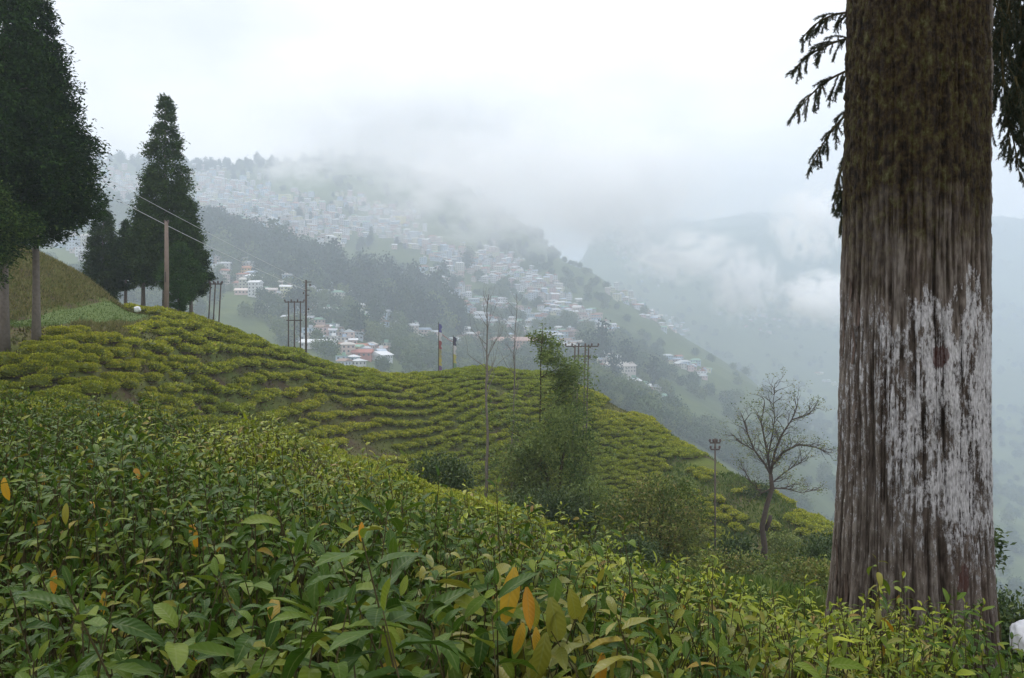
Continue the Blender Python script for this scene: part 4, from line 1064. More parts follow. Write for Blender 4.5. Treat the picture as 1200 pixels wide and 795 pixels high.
def ztop(x_, y_):
    u = x_/max(y_, 1.0)
    return 1.10-y_*float(np.interp(u, [-.45, -.35, -.25, -.1, 0, .1, .2, .3, .45], [0, .024, .036, .068, .084, .112, .143, .178, .21]))+.13*float(vnoise(x_*1.7+3, y_*1.7, s=31)-.5)*2+.11*float(vnoise(x_*4.5, y_*4.5, s=32)-.5)*2
def yfar(u): return float(np.interp(u, [-.75, -.6, -.4, -.25, -.1, 0, .1, .3, .55, .75], [9.5, 8.8, 7.6, 6.6, 5.6, 5.1, 4.8, 4.5, 4.0, 3.8]))
SEEDS = [  # picture column, distance, leaf kind, leaf length, label
 (40, 1.9, 'shrub', .060, 'dark glossy shrub filling the lower left corner'),
 (215, 2.0, 'shrub', .062, 'glossy shrub at the bottom, between the corner and the big-leaved one'),
 (445, 1.75, 'shrub', .095, 'big-leaved dark green shrub nearest the camera at bottom centre'),
 (648, 1.80, 'olive', .085, 'shrub with drooping olive leaves and long yellow leaves at bottom centre'),
 (40, 3.0, 'shrub', .061, 'glossy shrub at the left edge, second row back'),
 (225, 3.1, 'shrub', .061, 'glossy shrub with orange tinged leaves left of the big-leaved one'),
 (385, 2.9, 'shrub', .061, 'glossy shrub directly behind the big-leaved one'),
 (545, 2.7, 'shrub', .061, 'glossy shrub behind the shrub with hanging yellow leaves'),
 (50, 4.6, 'shrub', .061, 'glossy shrub at left, third row back'),
 (205, 4.4, 'shrub', .085, 'taller glossy shrub breaking the hedge line at left'),
 (350, 4.2, 'shrub', .061, 'shrub in the middle of the dark hedge, below the bare patch'),
 (480, 3.9, 'shrub', .061, 'shrub of the hedge top left of the bare saplings'),
 (590, 3.8, 'shrub', .061, 'pale-tipped shrub at the hedge top under the two bare saplings'),
 (30, 6.9, 'shrub', .061, 'shrub at the far left end of the hedge top'),
 (140, 6.3, 'shrub', .061, 'shrub on the hedge top below the two left trunks'),
 (280, 5.9, 'teafront', .060, 'yellowish tea shrub on the hedge top left of centre'),
 (420, 5.3, 'teafront', .060, 'yellowish tea shrub on the hedge top near the green bush'),
 (770, 2.2, 'shrub', .065, 'dark shrub with greyish leaves at the bottom, right of the yellow leaves'),
 (900, 2.3, 'olive', .060, 'shrub with curled drooping olive leaves at bottom right'),
 (1030, 2.45, 'teafront', .065, 'leafy tea shrub in front of the great trunk foot'),
 (1165, 2.5, 'shrub', .065, 'dark broad-leaved shrub in the lower right corner'),
 (690, 3.3, 'teafront', .055, 'clipped tea shrub right of the pale-tipped hedge shrub'),
 (815, 3.2, 'teafront', .052, 'bright tea shrub left of the curled olive one'),
 (940, 3.3, 'teafront', .052, 'bright lime tea shrub just left of the great trunk'),
 (655, 4.4, 'teafront', .052, 'clipped tea shrub at the hedge edge below the dark thicket'),
 (765, 4.3, 'teafront', .052, 'clipped tea shrub at the hedge edge below the olive bush'),
 (880, 4.1, 'teafront', .052, 'bright tea shrub at the hedge edge below the spreading tree'),
 (1075, 3.6, 'teafront', .055, 'tea shrub touching the front of the great trunk'),
 (1185, 3.5, 'shrub', .065, 'shrub beside the white plastic bag'),
]
sx_ = np.array([(p-600)/F*Y for p, Y, *_ in SEEDS]); sy_ = np.array([s[1] for s in SEEDS])
gh = random.Random(99)
LV = [[] for _ in SEEDS]; STM = [MB() for _ in SEEDS]; LIMB = [[] for _ in SEEDS]
def add_shoot(si, base, tip, n, ll, kind, droop=0., sun_=0., part=.80, stem_r=.0020, mbt=None):
    base, tip = Vector(base), Vector(tip); ax = (tip-base); ln = ax.length
    mid = base.lerp(tip, .5)+Vector((gh.gauss(0, .02), gh.gauss(0, .02), 0))
    (mbt or STM[si]).tube([base, mid, tip], [stem_r*1.5, stem_r*1.2, stem_r*.6], 4, cap=False)
    ph = gh.uniform(0, 6.28); dd = (tip-mid).normalized(); a = dd.orthogonal().normalized()
    for k in range(n):
        f = k/max(1, n-1); q = 1-f**1.35*part                            # 1 at tip, falling to 1-part
        p = mid.lerp(tip, (q-.5)*2) if q > .5 else base.lerp(mid, q*2)
        ph += 2.4+gh.uniform(-.25, .25); o_ = a.copy(); o_.rotate(Matrix.Rotation(ph, 3, dd))
        el = 1.25-1.65*min(1, f*2.2)**.6-droop+gh.gauss(0, .22)        # erect near the tip, flat then drooping below
        D = (o_*math.cos(el)+dd*math.sin(el)).normalized()
        up = (dd*math.cos(el)-o_*math.sin(el)); up = (up+Vector((gh.gauss(0, .25), gh.gauss(0, .25), .25))).normalized()
        S_ = D.cross(up).normalized(); U = S_.cross(D)
        l_ = ll*gh.uniform(.65, 1.2)*(.55 if k < 2 else 1)
        kk_ = kind
        if kind == 'olive' and gh.random() < .45: kk_ = 'shrub'
        if k > 3 and gh.random() < .005: kk_ = 'yellow'
        LV[si].append((p+o_*.004, S_, D, U, l_, kk_, gh.randrange(5)))
pos_ = []
yy = 1.25
while yy < 9.5:
    st = .078 if yy < 3.5 else .095
    xx_ = -.80*max(yy, 1.6)-.3
    while xx_ < .78*max(yy, 1.8)+.3:
        a_, b_ = xx_+gh.uniform(-.45, .45)*st, yy+gh.uniform(-.45, .45)*st
        if b_ < yfar(a_/b_)+.12*math.sin(a_*6): pos_.append((a_, b_))
        xx_ += st
    yy += st
for (a_, b_) in pos_:
    if math.hypot(a_-2.46, b_-5.2) < .62: continue
    d_ = np.hypot(sx_-a_+.12*math.sin(b_*9), (sy_-b_)*.9+.1*math.sin(a_*8)); si = int(np.argmin(d_)); p_, Y_, kind, ll, lab = SEEDS[si]
    if si in (2, 3) and gh.random() < .35: continue
    if float(vnoise(a_*5.5, b_*5.5, s=71)) < .27: continue          # hollows that show the dark inside
    z = ztop(a_, b_)-.24*max(0, d_[si]-.32)+gh.gauss(0, .035)
    if si == 2: z += .10
    if si == 3: z -= .02
    if si == 9: z += .07*max(0, 1-d_[si]/.6)
    tea = kind == 'teafront'
    if gh.random() < .06: z += gh.uniform(.03, .10)
    z = min(z, EYE-.165*b_ if b_ < 2.6 and a_ < .1 else 9)            # keep the nearest shoots off the lens
    if b_ > 2.5 and a_/b_ > .555: z -= .17
    lean = (gh.gauss(0, .05), gh.gauss(0, .05)); zl = Hp(a_, b_)
    n = 17 if not tea else 18
    add_shoot(si, (a_-lean[0]*3, b_-lean[1]*3, max(zl, z-.60)), (a_, b_, z), n, ll, kind, .35 if kind == 'olive' else 0, part=.75 if tea else .85)
    # lower side leaves so the depth of the bush closes up
    if gh.random() < .55:
        add_shoot(si, (a_, b_, z-.5), (a_+gh.gauss(0, .08), b_+gh.gauss(0, .08)-.03, z-.20), 8, ll*.95, kind, .1)
# the hanging yellow leaves of the nearest drooping shrub, and scattered orange ones
def hang(si, px_, py_, Y, ll, kind, v, az=0, tilt=-1.0):
    p = P(px_, py_, Y); D = Vector((math.sin(az)*.35, -.25, tilt)).normalized()
    U = Vector((.15*math.cos(az), -1, .25)).normalized(); S_ = D.cross(U).normalized(); U = S_.cross(D)
    LV[si].insert(0, (p, S_, D, U, ll, kind, v))
for a in ((603, 665, 1.72, .125, 'yellow', 0, -.5), (617, 688, 1.70, .085, 'yellow', 3, .3), (613, 730, 1.68, .075, 'yellow', 1, -.8), (628, 735, 1.66, .055, 'yellow', 0, .1), (645, 700, 1.66, .13, 'olive', 2, .8),
          (640, 742, 1.62, .12, 'olive', 1, -.6), (625, 700, 1.7, .07, 'olive', 1, .4), (668, 690, 1.7, .09, 'olive', 2, .9), (706, 765, 1.75, .085, 'yellow', 3, -.4), (720, 760, 1.76, .10, 'olive', 0, .3)):
    hang(3, *a[:6], az=a[6])
for a in ((424, 612, 1.9, .045, 'yellow', 0, 0), (230, 622, 2.5, .06, 'yellow', 1, 0), (64, 668, 2.3, .065, 'yellow', 3, .2), (122, 694, 2.2, .06, 'yellow', 0, 0), (228, 750, 2.0, .06, 'yellow', 1, .3), (78, 590, 2.7, .07, 'olive', 0, 0), (5, 560, 3, .09, 'yellow', 1, .5)):
    hang({424: 2, 230: 5, 64: 4, 122: 0, 228: 1, 78: 4, 5: 4}[a[0]], *a[:6], az=a[6])
for (px_, py_, Y_, n_, l_, kd) in ((1028, 655, 3.0, 16, .065, 'olive'), (1130, 722, 2.9, 9, .07, 'shrub'), (985, 705, 3.0, 12, .06, 'teafront'), (1060, 735, 2.7, 12, .06, 'olive'), (905, 690, 2.7, 12, .06, 'olive'), (1165, 735, 2.9, 10, .07, 'shrub'), (835, 660, 3.1, 12, .055, 'teafront')):
    p = P(px_, py_, Y_); add_shoot(19, (p.x+.03, p.y, p.z-.5), tuple(p), n_, l_, kd, .25)
nleaf = 0
for si, (p_, Y_, kind, ll, lab) in enumerate(SEEDS):
    if not LV[si]: continue
    gx, gy = sx_[si], sy_[si]; gz = Hp(gx, gy)
    t = thing('leafy_shrub' if kind != 'teafront' else 'tea_shrub', lab, 'shrub' if kind != 'teafront' else 'tea bush', (gx, gy, gz), 'shrubs of the foreground hedge')
    O = Vector((gx, gy, gz))
    # main woody stems from the ground
    for k in range(6):
        mb = MB(); a = gh.uniform(0, 6.28); r = gh.uniform(.1, .38); e = Vector((math.cos(a)*r, math.sin(a)*r, 0)); zt_ = ztop(gx+e.x, gy+e.y)-gz-.25
        e.z = max(.2, zt_); mb.tube([(e.x*.25, e.y*.25, -.05), (e.x*.7+gh.gauss(0, .03), e.y*.6, e.z*.5), tuple(e)], [.016, .012, .006], 6, cap=False)
        mb.build('stem', [M['twig']], t, smooth=True)
    if STM[si].n:
        Vs = np.concatenate(STM[si].v)-np.array(O); 
        obj('twig', mesh('twig', Vs, STM[si].f, [M['twig']]), t, kind='stuff')
    # largest in view first: those become leaf parts
    def key(l):
        p = l[0]
        if p.y < .5: return 0
        u_, v_ = p.x/p.y, (EYE-p.z)/p.y
        vis = 1 if (abs(u_) < .62 and v_ < .42) else .1
        dep = max(0, ztop(p.x, p.y)-p.z)
        return l[4]/p.y*vis*(1 if dep < .2 else .3)*(2 if l[5] == 'yellow' else 1)
    lv = sorted(LV[si], key=key, reverse=True); top_, rest = lv[:290], lv[290:]
    for (p, S_, D, U, l_, kk_, vi) in top_:
        o = obj('leaf', VAR[kk_][vi], t)
        m4 = Matrix(((S_.x*l_, D.x*l_, U.x*l_, p.x-gx), (S_.y*l_, D.y*l_, U.y*l_, p.y-gy), (S_.z*l_, D.z*l_, U.z*l_, p.z-gz), (0, 0, 0, 1)))
        o.matrix_basis = m4
        if kk_ == 'yellow' and kind != 'yellow': o['label'] = 'yellow leaf among the green'
        nleaf += 1
    Vs, Fs, Ms, Ts, off = [], [], [], [], 0; names = ['shrub', 'teafront', 'yellow', 'olive']
    for (p, S_, D, U, l_, kk_, vi) in rest:
        v, f = VNP[kk_][vi]; R = np.array([S_[:], D[:], U[:]])*l_
        Vs.append(v@R+np.array([p.x-gx, p.y-gy, p.z-gz])); Fs.append(f+off); off += len(v); Ms.append(np.full(len(f), names.index(kk_))); Ts.append(np.full(len(v), gh.random()))
    if Vs:
        obj('foliage', mesh('foliage', np.concatenate(Vs), np.concatenate(Fs), [M[k] for k in names], np.concatenate(Ms), {'tint': np.concatenate(Ts), 'across': np.tile([-1., 0., 1.], off//3), 'along': np.tile(np.repeat(np.arange(7)/6, 3), off//21)}, smooth=True), t, kind='stuff')
print('hedge leaves', sum(map(len, LV)), 'parts', nleaf)
# ------------------------------------------------------------ far forest and town
def far_tree(name, h, prof, rad, ncl, per, ll, mat, seed, h0=.12):
    me = crown_mesh('crown', h*h0, h, lambda a: prof(a)*rad, ncl, per, ll, mat, seed, lump=.28, wd=.8, inner=.1, far=True)
    mb = MB(); mb.tube([(0, 0, -1.5), (0, 0, h*.8)], [h*.02, h*.006], 5)
    tk = mesh('trunk', np.concatenate(mb.v), mb.f, [M['darkbark']])
    return me, tk
dome = lambda a: max(.1, math.sin(math.pi*min(1, a*.82+.12))**.6)
M['broad_far'] = leaf_mat('forest_broadleaf', [(0, (.035, .065, .022)), (.5, (.075, .115, .034)), (1, (.15, .18, .055))], .8, .1, 0)
FT = [far_tree('t', 17, lambda a: prof_cone(a, belly=.2), 3.4, 120, 6, 1.5, M['conifer_far'], 1),
      far_tree('t', 20, lambda a: prof_cone(a, belly=.3), 3.0, 120, 6, 1.5, M['conifer_far'], 2),
      far_tree('t', 11, dome, 4.2, 110, 6, 1.5, M['broad_far'], 3, .25),
      far_tree('t', 14, dome, 5.0, 130, 6, 1.6, M['broad_far'], 4, .2)]
def town_density(px_, py_):
    d = np.zeros_like(px_)
    for (a, b, c_, e, w_, k_) in TOWN:
        # segment blob
        vx, vy = c_-a, e-b; L2 = max(1, vx*vx+vy*vy)
        t = np.clip(((px_-a)*vx+(py_-b)*vy)/L2, 0, 1)
        q = np.hypot(px_-a-t*vx, (py_-b-t*vy)*1.6)/w_
        d = np.maximum(d, np.clip(1.2-q, 0, 1)*(k_ > 25))
    return d
TOWN = [  # streets of houses: from, to (bearing/elevation where seen), half width, how many
 (115, 205, 160, 225, 14, 40), (235, 212, 330, 250, 18, 190), (240, 240, 400, 282, 16, 170), (350, 240, 420, 270, 12, 60), (400, 235, 480, 262, 10, 70),
 (430, 262, 500, 292, 12, 80), (500, 292, 610, 335, 14, 120), (570, 305, 650, 352, 16, 170), (620, 340, 715, 395, 13, 130), (500, 345, 640, 380, 12, 70),
 (540, 400, 650, 408, 6, 30), (700, 270, 790, 320, 20, 80), (718, 345, 800, 390, 7, 50), (355, 375, 420, 425, 15, 60), (390, 365, 465, 390, 12, 40),
 (400, 395, 455, 420, 10, 34), (60, 282, 98, 300, 8, 16), (690, 428, 770, 470, 8, 26), (785, 425, 828, 440, 7, 14), (845, 365, 905, 380, 12, 14), (655, 400, 720, 430, 12, 30), (500, 320, 540, 345, 14, 14), (250, 330, 420, 350, 12, 8), (900, 345, 930, 365, 10, 7), (250, 315, 330, 350, 20, 22), (470, 335, 560, 372, 16, 50), (440, 375, 520, 410, 13, 24), (560, 372, 700, 420, 15, 44), (150, 240, 230, 300, 18, 25), (340, 345, 440, 365, 14, 20), (960, 436, 985, 458, 6, 3)]
houses = []
gt = random.Random(17)
def place_house(px_, py_, w_=None, d_=None, st=None, col=None, rcol=None, rtype=None, rz=None, label=None):
    Y = hit(px_, py_, 200)
    if Y is None: return
    x_ = (px_-600)/F*Y
    houses.append(dict(x=x_, y=Y, z=Hp(x_, Y), w=w_ or (gt.uniform(5, 9.5) if py_ > 355 and px_ < 480 else gt.uniform(6.5, 14)), d=d_ or gt.uniform(5.5, 8.5), st=st or (gt.choice([1, 1, 2]) if py_ > 355 else gt.choice([1, 2, 2, 3, 3, 4])), col=col, rcol=rcol,
                       rt=gt.choice(['flat', 'gable', 'gable', 'hip']) if rtype is None else rtype, rz=gt.uniform(-.5, .5)+gt.choice([0, 0, 1.57]) if rz is None else rz, px=px_, py=py_, label=label))
WALLC = [(.62, .62, .60), (.60, .58, .50), (.55, .48, .42), (.50, .55, .60), (.62, .50, .45), (.62, .60, .40), (.42, .52, .60), (.60, .45, .42), (.70, .70, .70), (.45, .42, .40)]
ROOFC = [(.62, .64, .66), (.72, .73, .75), (.45, .47, .50), (.38, .17, .12), (.25, .40, .30), (.45, .52, .62), (.32, .22, .18), (.78, .79, .80), (.55, .52, .48)]
# the buildings one can single out
place_house(289, 323, 15, 9, 2, (.75, .48, .18), (.62, .30, .18), 'hip', .1, 'yellow ochre two-storey building in the woods left of the village')
place_house(291, 347, 22, 9, 1, (.72, .55, .50), (.70, .60, .55), 'gable', .05, 'long low pale pink building below the ochre one')
place_house(318, 345, 10, 8, 1, (.6, .5, .45), (.55, .5, .48), 'gable', .2, 'small pinkish shed right of the long pink building')
place_house(254, 318, 8, 7, 2, (.7, .7, .7), (.75, .75, .75), 'flat', .2, 'little white house left of the ochre building')
place_house(385, 368, 10, 8, 1, (.6, .6, .62), (.8, .8, .82), 'gable', .3, 'white roofed hut above the village')
place_house(425, 421, 13, 9, 1, (.45, .20, .17), (.42, .17, .14), 'gable', 0, 'house with a dull red roof at the lower end of the village')
place_house(446, 423, 16, 10, 1, (.6, .62, .64), (.80, .81, .83), 'gable', 1.2, 'house with a bright white gable roof at the village foot')
place_house(372, 407, 22, 9, 1, (.6, .6, .62), (.75, .76, .78), 'gable', .0, 'long white shed beside the pole frame mast')
place_house(468, 262, 24, 14, 4, (.75, .66, .30), (.70, .66, .5), 'flat', .1, 'large pale yellow block in the upper town')
place_house(335, 237, 26, 14, 3, (.72, .70, .40), (.7, .68, .5), 'flat', .1, 'long yellowish block in the upper town left of the cloud')
place_house(596, 407, 70, 14, 2, (.55, .34, .27), (.55, .36, .30), 'gable', .0, 'long reddish roofed hall just over the tea hill')
place_house(660, 415, 22, 12, 2, (.55, .5, .45), (.5, .48, .45), 'gable', .2, 'grey roofed house behind the steel pole frame')
place_house(724, 438, 30, 14, 2, (.6, .55, .5), (.65, .60, .55), 'gable', .4, 'pale long roof on the slope right of the steel poles')
for (a, b, c_, e, w_, n) in TOWN:
    for k in range(int(n*2.3)):
        f = gt.random(); place_house(a+(c_-a)*f+gt.gauss(0, w_*.6), b+(e-b)*f+gt.gauss(0, w_*.42))
print('houses', len(houses))
# keep houses from standing inside one another
cell = {}; hs = []
for h_ in houses:
    k_ = (int(h_['x']//4.5), int(h_['y']//6))
    if any((k_[0]+i, k_[1]+j) in cell for i in (-1, 0, 1) for j in (-1, 0, 1)) and not h_['label']: continue
    cell[k_] = 1; hs.append(h_)
houses = hs; print('houses kept', len(houses))
def house_geo(h_, mbs=None):
    """wall, roof, window meshes in local space; base drops below the slope"""
    w_, d_, n = h_['w'], h_['d'], h_['st']; H_ = n*3.0
    wall, roof, win = MB(), MB(), []
    wall.box((0, 0, H_/2-2.5), (w_, d_, H_+5))
    for k in range(1, n): wall.box((0, 0, k*3), (w_+.5, d_+.5, .25))
    if h_['rt'] == 'flat':
        roof.box((0, 0, H_+.15), (w_+.8, d_+.8, .3)); roof.box((w_*.2, 0, H_+1.3), (w_*.3, d_*.4, 2.0))
    else:
        e = .8; rh = min(d_, w_)*.26; X_, Y_ = w_/2+e, d_/2+e; i_ = X_ if h_['rt'] == 'gable' else X_-d_*.4
        V = [(-X_, -Y_, H_), (X_, -Y_, H_), (X_, Y_, H_), (-X_, Y_, H_), (-i_, 0, H_+rh), (i_, 0, H_+rh)]
        V2 = [(a, b, c_+.18) for a, b, c_ in V]
        roof.add(V2+V, [(0, 1, 5, 4), (2, 3, 4, 5), (1, 2, 5), (3, 0, 4), (7, 6, 10, 11), (9, 8, 11, 10), (0, 6, 7, 1), (1, 7, 8, 2), (2, 8, 9, 3), (3, 9, 6, 0)])
        if h_['rt'] == 'gable': wall.add([(-w_/2, -d_/2, H_), (-w_/2, d_/2, H_), (-w_/2, 0, H_+rh*.9), (w_/2, -d_/2, H_), (w_/2, d_/2, H_), (w_/2, 0, H_+rh*.9)], [(0, 1, 2), (3, 5, 4)])
    for k in range(n):
        for i in range(max(2, int(w_/3))):
            x_ = -w_/2+(i+.5)*w_/max(2, int(w_/3))
            for s_ in (-1, 1): win.append(((x_, s_*(d_/2+.02), k*3+1.6), (1.3, .10, 1.3)))
        for i in range(2):
            for s_ in (-1, 1): win.append(((s_*(w_/2+.02), (-.25+.5*i)*d_, k*3+1.6), (.10, 1.2, 1.3)))
    return wall, roof, win
M['window'] = plain('dark_window', (.05, .06, .07), .3, .5, .2, 1)
def solid(name, c_): 
    m = MT(name); nf = m.noise(.8, 4, vec=m.coord('Object')); return m.fin(m.mix(nf, tuple(a*.8 for a in c_), tuple(min(1, a*1.1) for a in c_)), .8, .2)
WM = [solid('painted_wall', c_) for c_ in WALLC]; RM = [solid('metal_roof', c_) for c_ in ROOFC]
cwords = ['white', 'cream', 'tan', 'pale blue', 'pinkish', 'yellowish', 'blue', 'rose', 'bright white', 'grey brown']
rwords = ['grey', 'pale', 'dark grey', 'rust red', 'green', 'blue grey', 'brown', 'white', 'buff']
def zone(px_, py_):
    if py_ > 355 and px_ < 480: return 'in the small village behind the tea hill', 'village'
    if px_ < 110: return 'on the slope behind the left trunks', 'left slope'
    if py_ > 300 and px_ < 480: return 'in the woods above the village', 'woods'
    if px_ < 250: return 'on the ridge behind the conifers', 'ridge'
    if px_ < 340 and py_ < 300: return 'in the upper town at left', 'upper town'
    if px_ < 500: return 'in the upper town below the cloud', 'upper town'
    if px_ < 600: return 'on the town slope left of the bare saplings', 'town slope'
    if px_ < 680: return 'on the dense town slope above the leafy tree', 'town slope'
    if px_ < 780: return 'on the far spur right of the steel poles', 'spur'
    return 'on the misty slope left of the great trunk', 'misty slope'
houses.sort(key=lambda h_: (0 if h_['label'] else 1, h_['y']/h_['w']))
cnt = {}
for k, h_ in enumerate(houses[:290]):
    wi = gt.randrange(len(WM)); ri = gt.randrange(len(RM)); zn, gn = zone(h_['px'], h_['py'])
    lab = h_['label'] or f"{['', 'low ', '', 'tall ', 'tall '][h_['st']]}{cwords[wi]} house, {rwords[ri]} {h_['rt']} roof, {near_mark(h_['px'])}"
    wm_ = solid('painted_wall', h_['col']) if h_['col'] else WM[wi]; rm_ = solid('metal_roof', h_['rcol']) if h_['rcol'] else RM[ri]
    wall, roof, win = house_geo(h_)
    t = thing('house', lab, 'house', (h_['x'], h_['y'], h_['z']), 'houses: '+gn, h_['rz'])
    wall.build('wall', [wm_], t); roof.build('roof', [rm_], t)
    if k < 45:
        for c_, d_ in win:
            mb = MB(); mb.box(c_, d_); mb.build('window', [M['window']], t)
    else:
        mb = MB()
        for c_, d_ in win: mb.box(c_, d_)
        mb.build('window', [M['window']], t, kind='stuff')
V_, F_, M_, off = [], [], [], 0
for h_ in houses[290:]:
    wall, roof, win = house_geo(h_); wi = gt.randrange(len(WM)); ri = gt.randrange(len(RM)); wn = MB()
    for c_, d_ in win: wn.box(c_, d_)
    ca, sa = math.cos(h_['rz']), math.sin(h_['rz'])
    for mb, mi_ in ((wall, wi), (roof, len(WM)+ri), (wn, len(WM)+len(RM))):
        v = np.concatenate(mb.v); v = np.stack([v[:, 0]*ca-v[:, 1]*sa+h_['x'], v[:, 0]*sa+v[:, 1]*ca+h_['y'], v[:, 2]+h_['z']], 1)
        V_.append(v); F_ += [[i+off for i in f] for f in mb.f]; M_ += [mi_]*len(mb.f); off += len(v)
o = obj('distant_town', mesh('distant_town', np.concatenate(V_), F_, WM+RM+[M['window']], M_), kind='stuff'); o['label'] = 'the far houses of the hill town, too small to pick apart'

# trees: woods on the middle ridge, trees among the houses, trees on the skyline
tp = []
def try_tree(px_, py_, kind, s_=1.0, force=False):
    Y = hit(px_, py_, 200)
    if Y is None: return
    x_ = (px_-600)/F*Y; tp.append((x_, Y, Hp(x_, Y), kind, s_*gt.uniform(.75, 1.25), px_, py_, force))
for k in range(170):
    f = gt.random(); px_ = 238+f*280; cr_ = float(np.interp(px_, [238, 330, 400, 470, 520], [280, 304, 330, 347, 358])); try_tree(px_, cr_+abs(gt.gauss(0, 9))+1, gt.choice([0, 1, 1, 0]), gt.uniform(1.2, 2.2), True)
for k in range(95):
    px_ = gt.uniform(112, 500); cr_ = float(np.interp(px_, [100, 240, 330, 430], [189, 195, 192, 187])); try_tree(px_, cr_+gt.uniform(-1, 7), gt.choice([0, 1, 1, 2]), gt.uniform(.9, 1.5), True)
for (a, b) in ((484, 352), (475, 358), (455, 345), (548, 318), (520, 330), (705, 425), (735, 440), (720, 450), (765, 455), (660, 300), (690, 440), (420, 320), (530, 350), (505, 365), (352, 372), (418, 398), (440, 385)): try_tree(a, b, 1, 1.6, True)
wood = np.random.default_rng(5)
n = 26000
pxr, Yr = wood.uniform(-80, 1300, n), np.exp(wood.uniform(math.log(240), math.log(3500), n))
u_ = (pxr-600)/F; xr = u_*Yr; zr = H(xr, Yr); pyr = 397.5-(zr-EYE)/Yr*F
dens = fbm(xr/120, Yr/120, o=4, s=50)*1.3+.36-town_density(pxr, pyr)*.75
crest_ = np.interp(pxr, [238, 330, 400, 470, 540], [272, 296, 322, 342, 358])
woodm = (pxr > 225) & (pxr < 540) & (pyr < crest_+38) & (Yr > 700) & (Yr < 1120)
dens = np.where(woodm, dens-.05, dens-.05)
dens = np.where((pxr > 780) & (pxr < 900) & (Yr > 700) & (Yr < 1500), dens-.6, dens)
keep = wood.random(n) < np.clip(dens, .03, 1)
# drop what the near hill hides
keep &= pyr < np.interp(pxr, [0, 140, 250, 350, 430, 500, 640, 700, 830, 900, 980, 1300], [330, 372, 385, 412, 438, 445, 442, 466, 530, 575, 640, 900])
for i in np.nonzero(keep)[0]:
    con = fbm(np.array([xr[i]/200]), np.array([Yr[i]/200]), s=60)[0] > -.05
    con = (con and pyr[i] < 300) or (woodm[i] and wood.random() < .7)
    kd = int(wood.integers(0, 2)) if con else int(wood.integers(2, 4))
    tp.append((xr[i], Yr[i], zr[i], kd, wood.uniform(.55, 1.15)*(1.7 if woodm[i] else 1), pxr[i], pyr[i], False))
HX = np.array([[h_['x'], h_['y']] for h_ in houses])
tp.sort(key=lambda q: (0 if q[7] else 1, q[1]/q[4]))
tp = [q for q in tp if q[7] or np.min(np.hypot(HX[:, 0]-q[0], HX[:, 1]-q[1])) > 6]
kinds = ['pointed conifer', 'dark conifer', 'rounded tree', 'broad tree']
for k, q in enumerate(tp[:290]):
    where = 'on the wooded ridge' if (238 < q[5] < 540 and 265 < q[6] < 400) else 'near the village' if (q[6] > 355 and q[5] < 480) else 'on the far slope' if q[6] > 220 else 'on the skyline'
    t = thing('conifer_tree' if q[3] < 2 else 'broadleaf_tree', ('large ' if q[4] > 1.9 else 'slight ' if q[4] < 1.2 else '')+kinds[q[3]]+' '+where+', '+near_mark(q[5]), 'tree', (q[0], q[1], q[2]-.5), 'far trees '+where, gt.uniform(0, 6.28)); t.scale = (q[4],)*3
    obj('crown', FT[q[3]][0], t); obj('trunk', FT[q[3]][1], t)
rest = tp[290:]; print('far trees', len(tp))
srcs = {}
for o in C.objects:
    if o.name.startswith('crown') and o.data in [f[0] for f in FT] and o.data.name not in srcs: srcs[o.data.name] = o
for kd in range(4):
    R_ = [q for q in rest if q[3] == kd]
    if not R_: continue
    src = srcs.get(FT[kd][0].name)
    if src is None:
        q = R_.pop(0); t = thing('broadleaf_tree' if kd > 1 else 'conifer_tree', kinds[kd]+' among the far woods', 'tree', (q[0], q[1], q[2]), 'far trees'); src = obj('crown', FT[kd][0], t); obj('trunk', FT[kd][1], t)
    scatter('woodland', np.array([[q[0], q[1], q[2]-.5] for q in R_]), np.array([gt.uniform(0, 6.28) for q in R_]), np.array([[q[4]]*3 for q in R_]), src, 'woods covering the far slopes')
# ------------------------------------------------------------ haze and low cloud
def box_mesh(name, lo, hi):
    mb = MB(); lo, hi = np.array(lo, float), np.array(hi, float); mb.box((lo+hi)/2, hi-lo); return mb
m = MT('haze'); v = m.n('ShaderNodeVolumePrincipled'); v.inputs['Color'].default_value = (.775, .872, .985, 1); v.inputs['Density'].default_value = .00055
v.inputs['Anisotropy'].default_value = .2; m.l(v.outputs[0], m.out.inputs['Volume'])
zmin = float(ZT.min())
o = box_mesh('haze', (-5300, -60, zmin-3), (5300, 5300, 500)).build('haze', [m.m], kind='stuff'); o['label'] = 'pale mountain haze filling the valley'

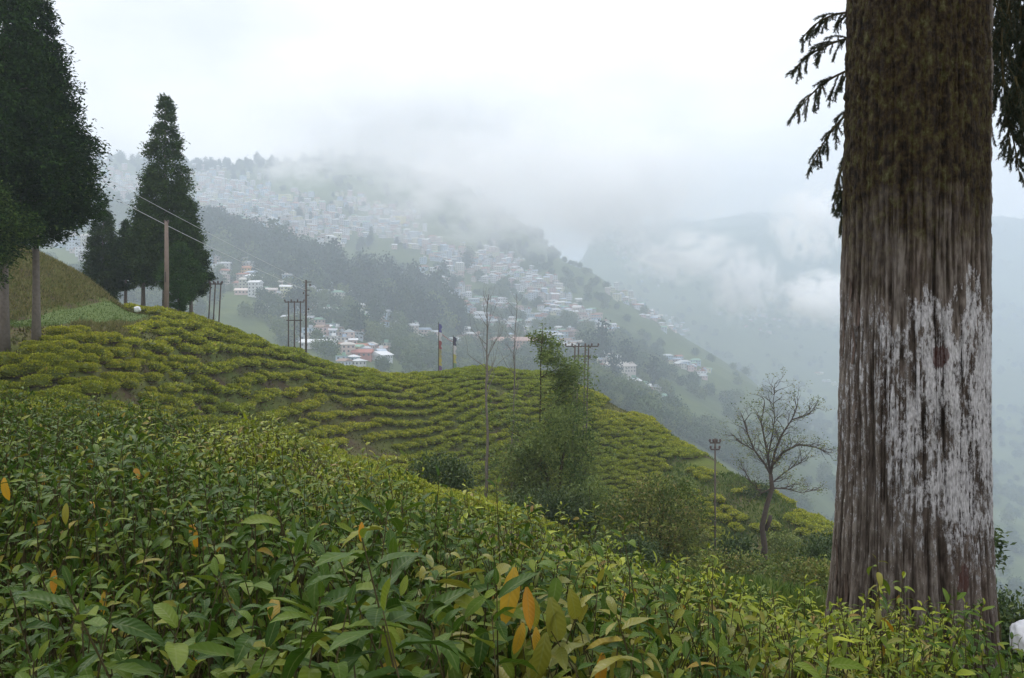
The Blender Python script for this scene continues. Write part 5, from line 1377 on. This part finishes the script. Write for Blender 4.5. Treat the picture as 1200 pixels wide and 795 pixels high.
def mist(px_, py_, Y, sx, sy, sz, dens, seed, label, thr=.45):
    c_ = P(px_, py_, Y)
    m = MT('mist'); co = m.coord('Object'); 
    mp = m.n('ShaderNodeMapping'); mp.inputs['Location'].default_value = (seed*3.7, seed*1.3, 0); q_ = 1.7 if sx > 200 else 1.0; asp = (q_, q_*.8, q_*.75)
    mp.inputs['Scale'].default_value = asp; m.l(co, mp.inputs[0])
    nf = m.ramp(m.noise(2.8, 6, .62, vec=mp.outputs[0], dist=.6), [(.32, 0.), (.68, 1.)])
    ln = m.n('ShaderNodeVectorMath', operation='LENGTH'); m.l(co, ln.inputs[0])
    fall = m.math('SUBTRACT', 1.0, ln.outputs['Value'], clamp=True)
    dn = m.math('SUBTRACT', m.math('ADD', m.math('MULTIPLY', nf, 1.15), m.math('MULTIPLY', fall, .45)), thr+.25, clamp=True)
    dn = m.math('MULTIPLY', m.math('MULTIPLY', dn, m.math('MULTIPLY', fall, 2.0, clamp=True)), dens)
    v = m.n('ShaderNodeVolumePrincipled'); v.inputs['Color'].default_value = (1, 1, 1, 1); v.inputs['Anisotropy'].default_value = .3
    m.l(dn, v.inputs['Density']); m.l(v.outputs[0], m.out.inputs['Volume'])
    n, k2 = 10, 16; V = []; Fc = []
    for i in range(n+1):
        for j in range(k2):
            th = math.pi*i/n; ph = 2*math.pi*j/k2; V.append((math.sin(th)*math.cos(ph), math.sin(th)*math.sin(ph), math.cos(th)))
    Fc = [(i*k2+j, (i+1)*k2+j, (i+1)*k2+(j+1) % k2, i*k2+(j+1) % k2) for i in range(n) for j in range(k2)]
    me = mesh('mist', V, Fc, [m.m]); o = obj('mist', me, loc=c_, kind='stuff'); o.scale = (sx, sy, sz); o['label'] = label
    return o
mist(620, 215, 950, 230, 150, 95, .030, 1, 'bright cloud bank over the middle of the town', .26)
mist(500, 140, 1250, 260, 160, 120, .045, 2, 'cloud covering the right end of the skyline ridge', .28)
mist(352, 192, 1250, 80, 60, 42, .06, 3, 'small wisp of cloud on the upper town', .36)
mist(735, 215, 1000, 130, 110, 90, .08, 4, 'thin cloud right of the main bank', .34)
mist(872, 335, 900, 48, 40, 50, .2, 5, 'wisp of cloud rising off the misty slope', .38)
mist(962, 350, 850, 55, 45, 34, .3, 6, 'bright puff of cloud beside the great trunk', .36)
mist(950, 265, 950, 50, 50, 50, .2, 7, 'pale cloud streak left of the great trunk', .38)
mist(800, 300, 1050, 90, 80, 40, .10, 8, 'thin wisp above the far spur', .40)
mist(880, 215, 2500, 1100, 250, 190, .012, 10, 'cloud hiding the crest of the far mountain', .28)

# ------------------------------------------------------------ look-alikes: say where each stands in its cluster
ORD = 'leftmost,second,third,fourth,fifth,sixth,seventh,eighth,ninth,tenth,eleventh,twelfth,thirteenth,fourteenth,fifteenth,sixteenth,seventeenth,eighteenth,nineteenth,twentieth'.split(',')
same = {}
for o in C.objects:
    if o.parent is None and 'label' in o and 'category' in o: same.setdefault(o['label'], []).append(o)
for lb, os_ in same.items():
    os_.sort(key=lambda o: o.location.y)
    n_ = (len(os_)+19)//20; parts_ = [list(a) for a in np.array_split(np.array(os_, dtype=object), n_)] if n_ > 1 else [os_]
    for h_, pt in enumerate(parts_):
        if len(os_) < 2: continue
        pt.sort(key=lambda o: o.location.x/max(1, o.location.y))
        for k, o in enumerate(pt):
            o['label'] = lb+({1: [''], 2: [', nearer ones', ', farther ones']}.get(len(parts_), [', nearest ones', ', middle ones', ', farthest ones', ', most distant'])[h_])+', '+(ORD[min(k, 19)]+(' of these' if k == 0 else ' from left'))
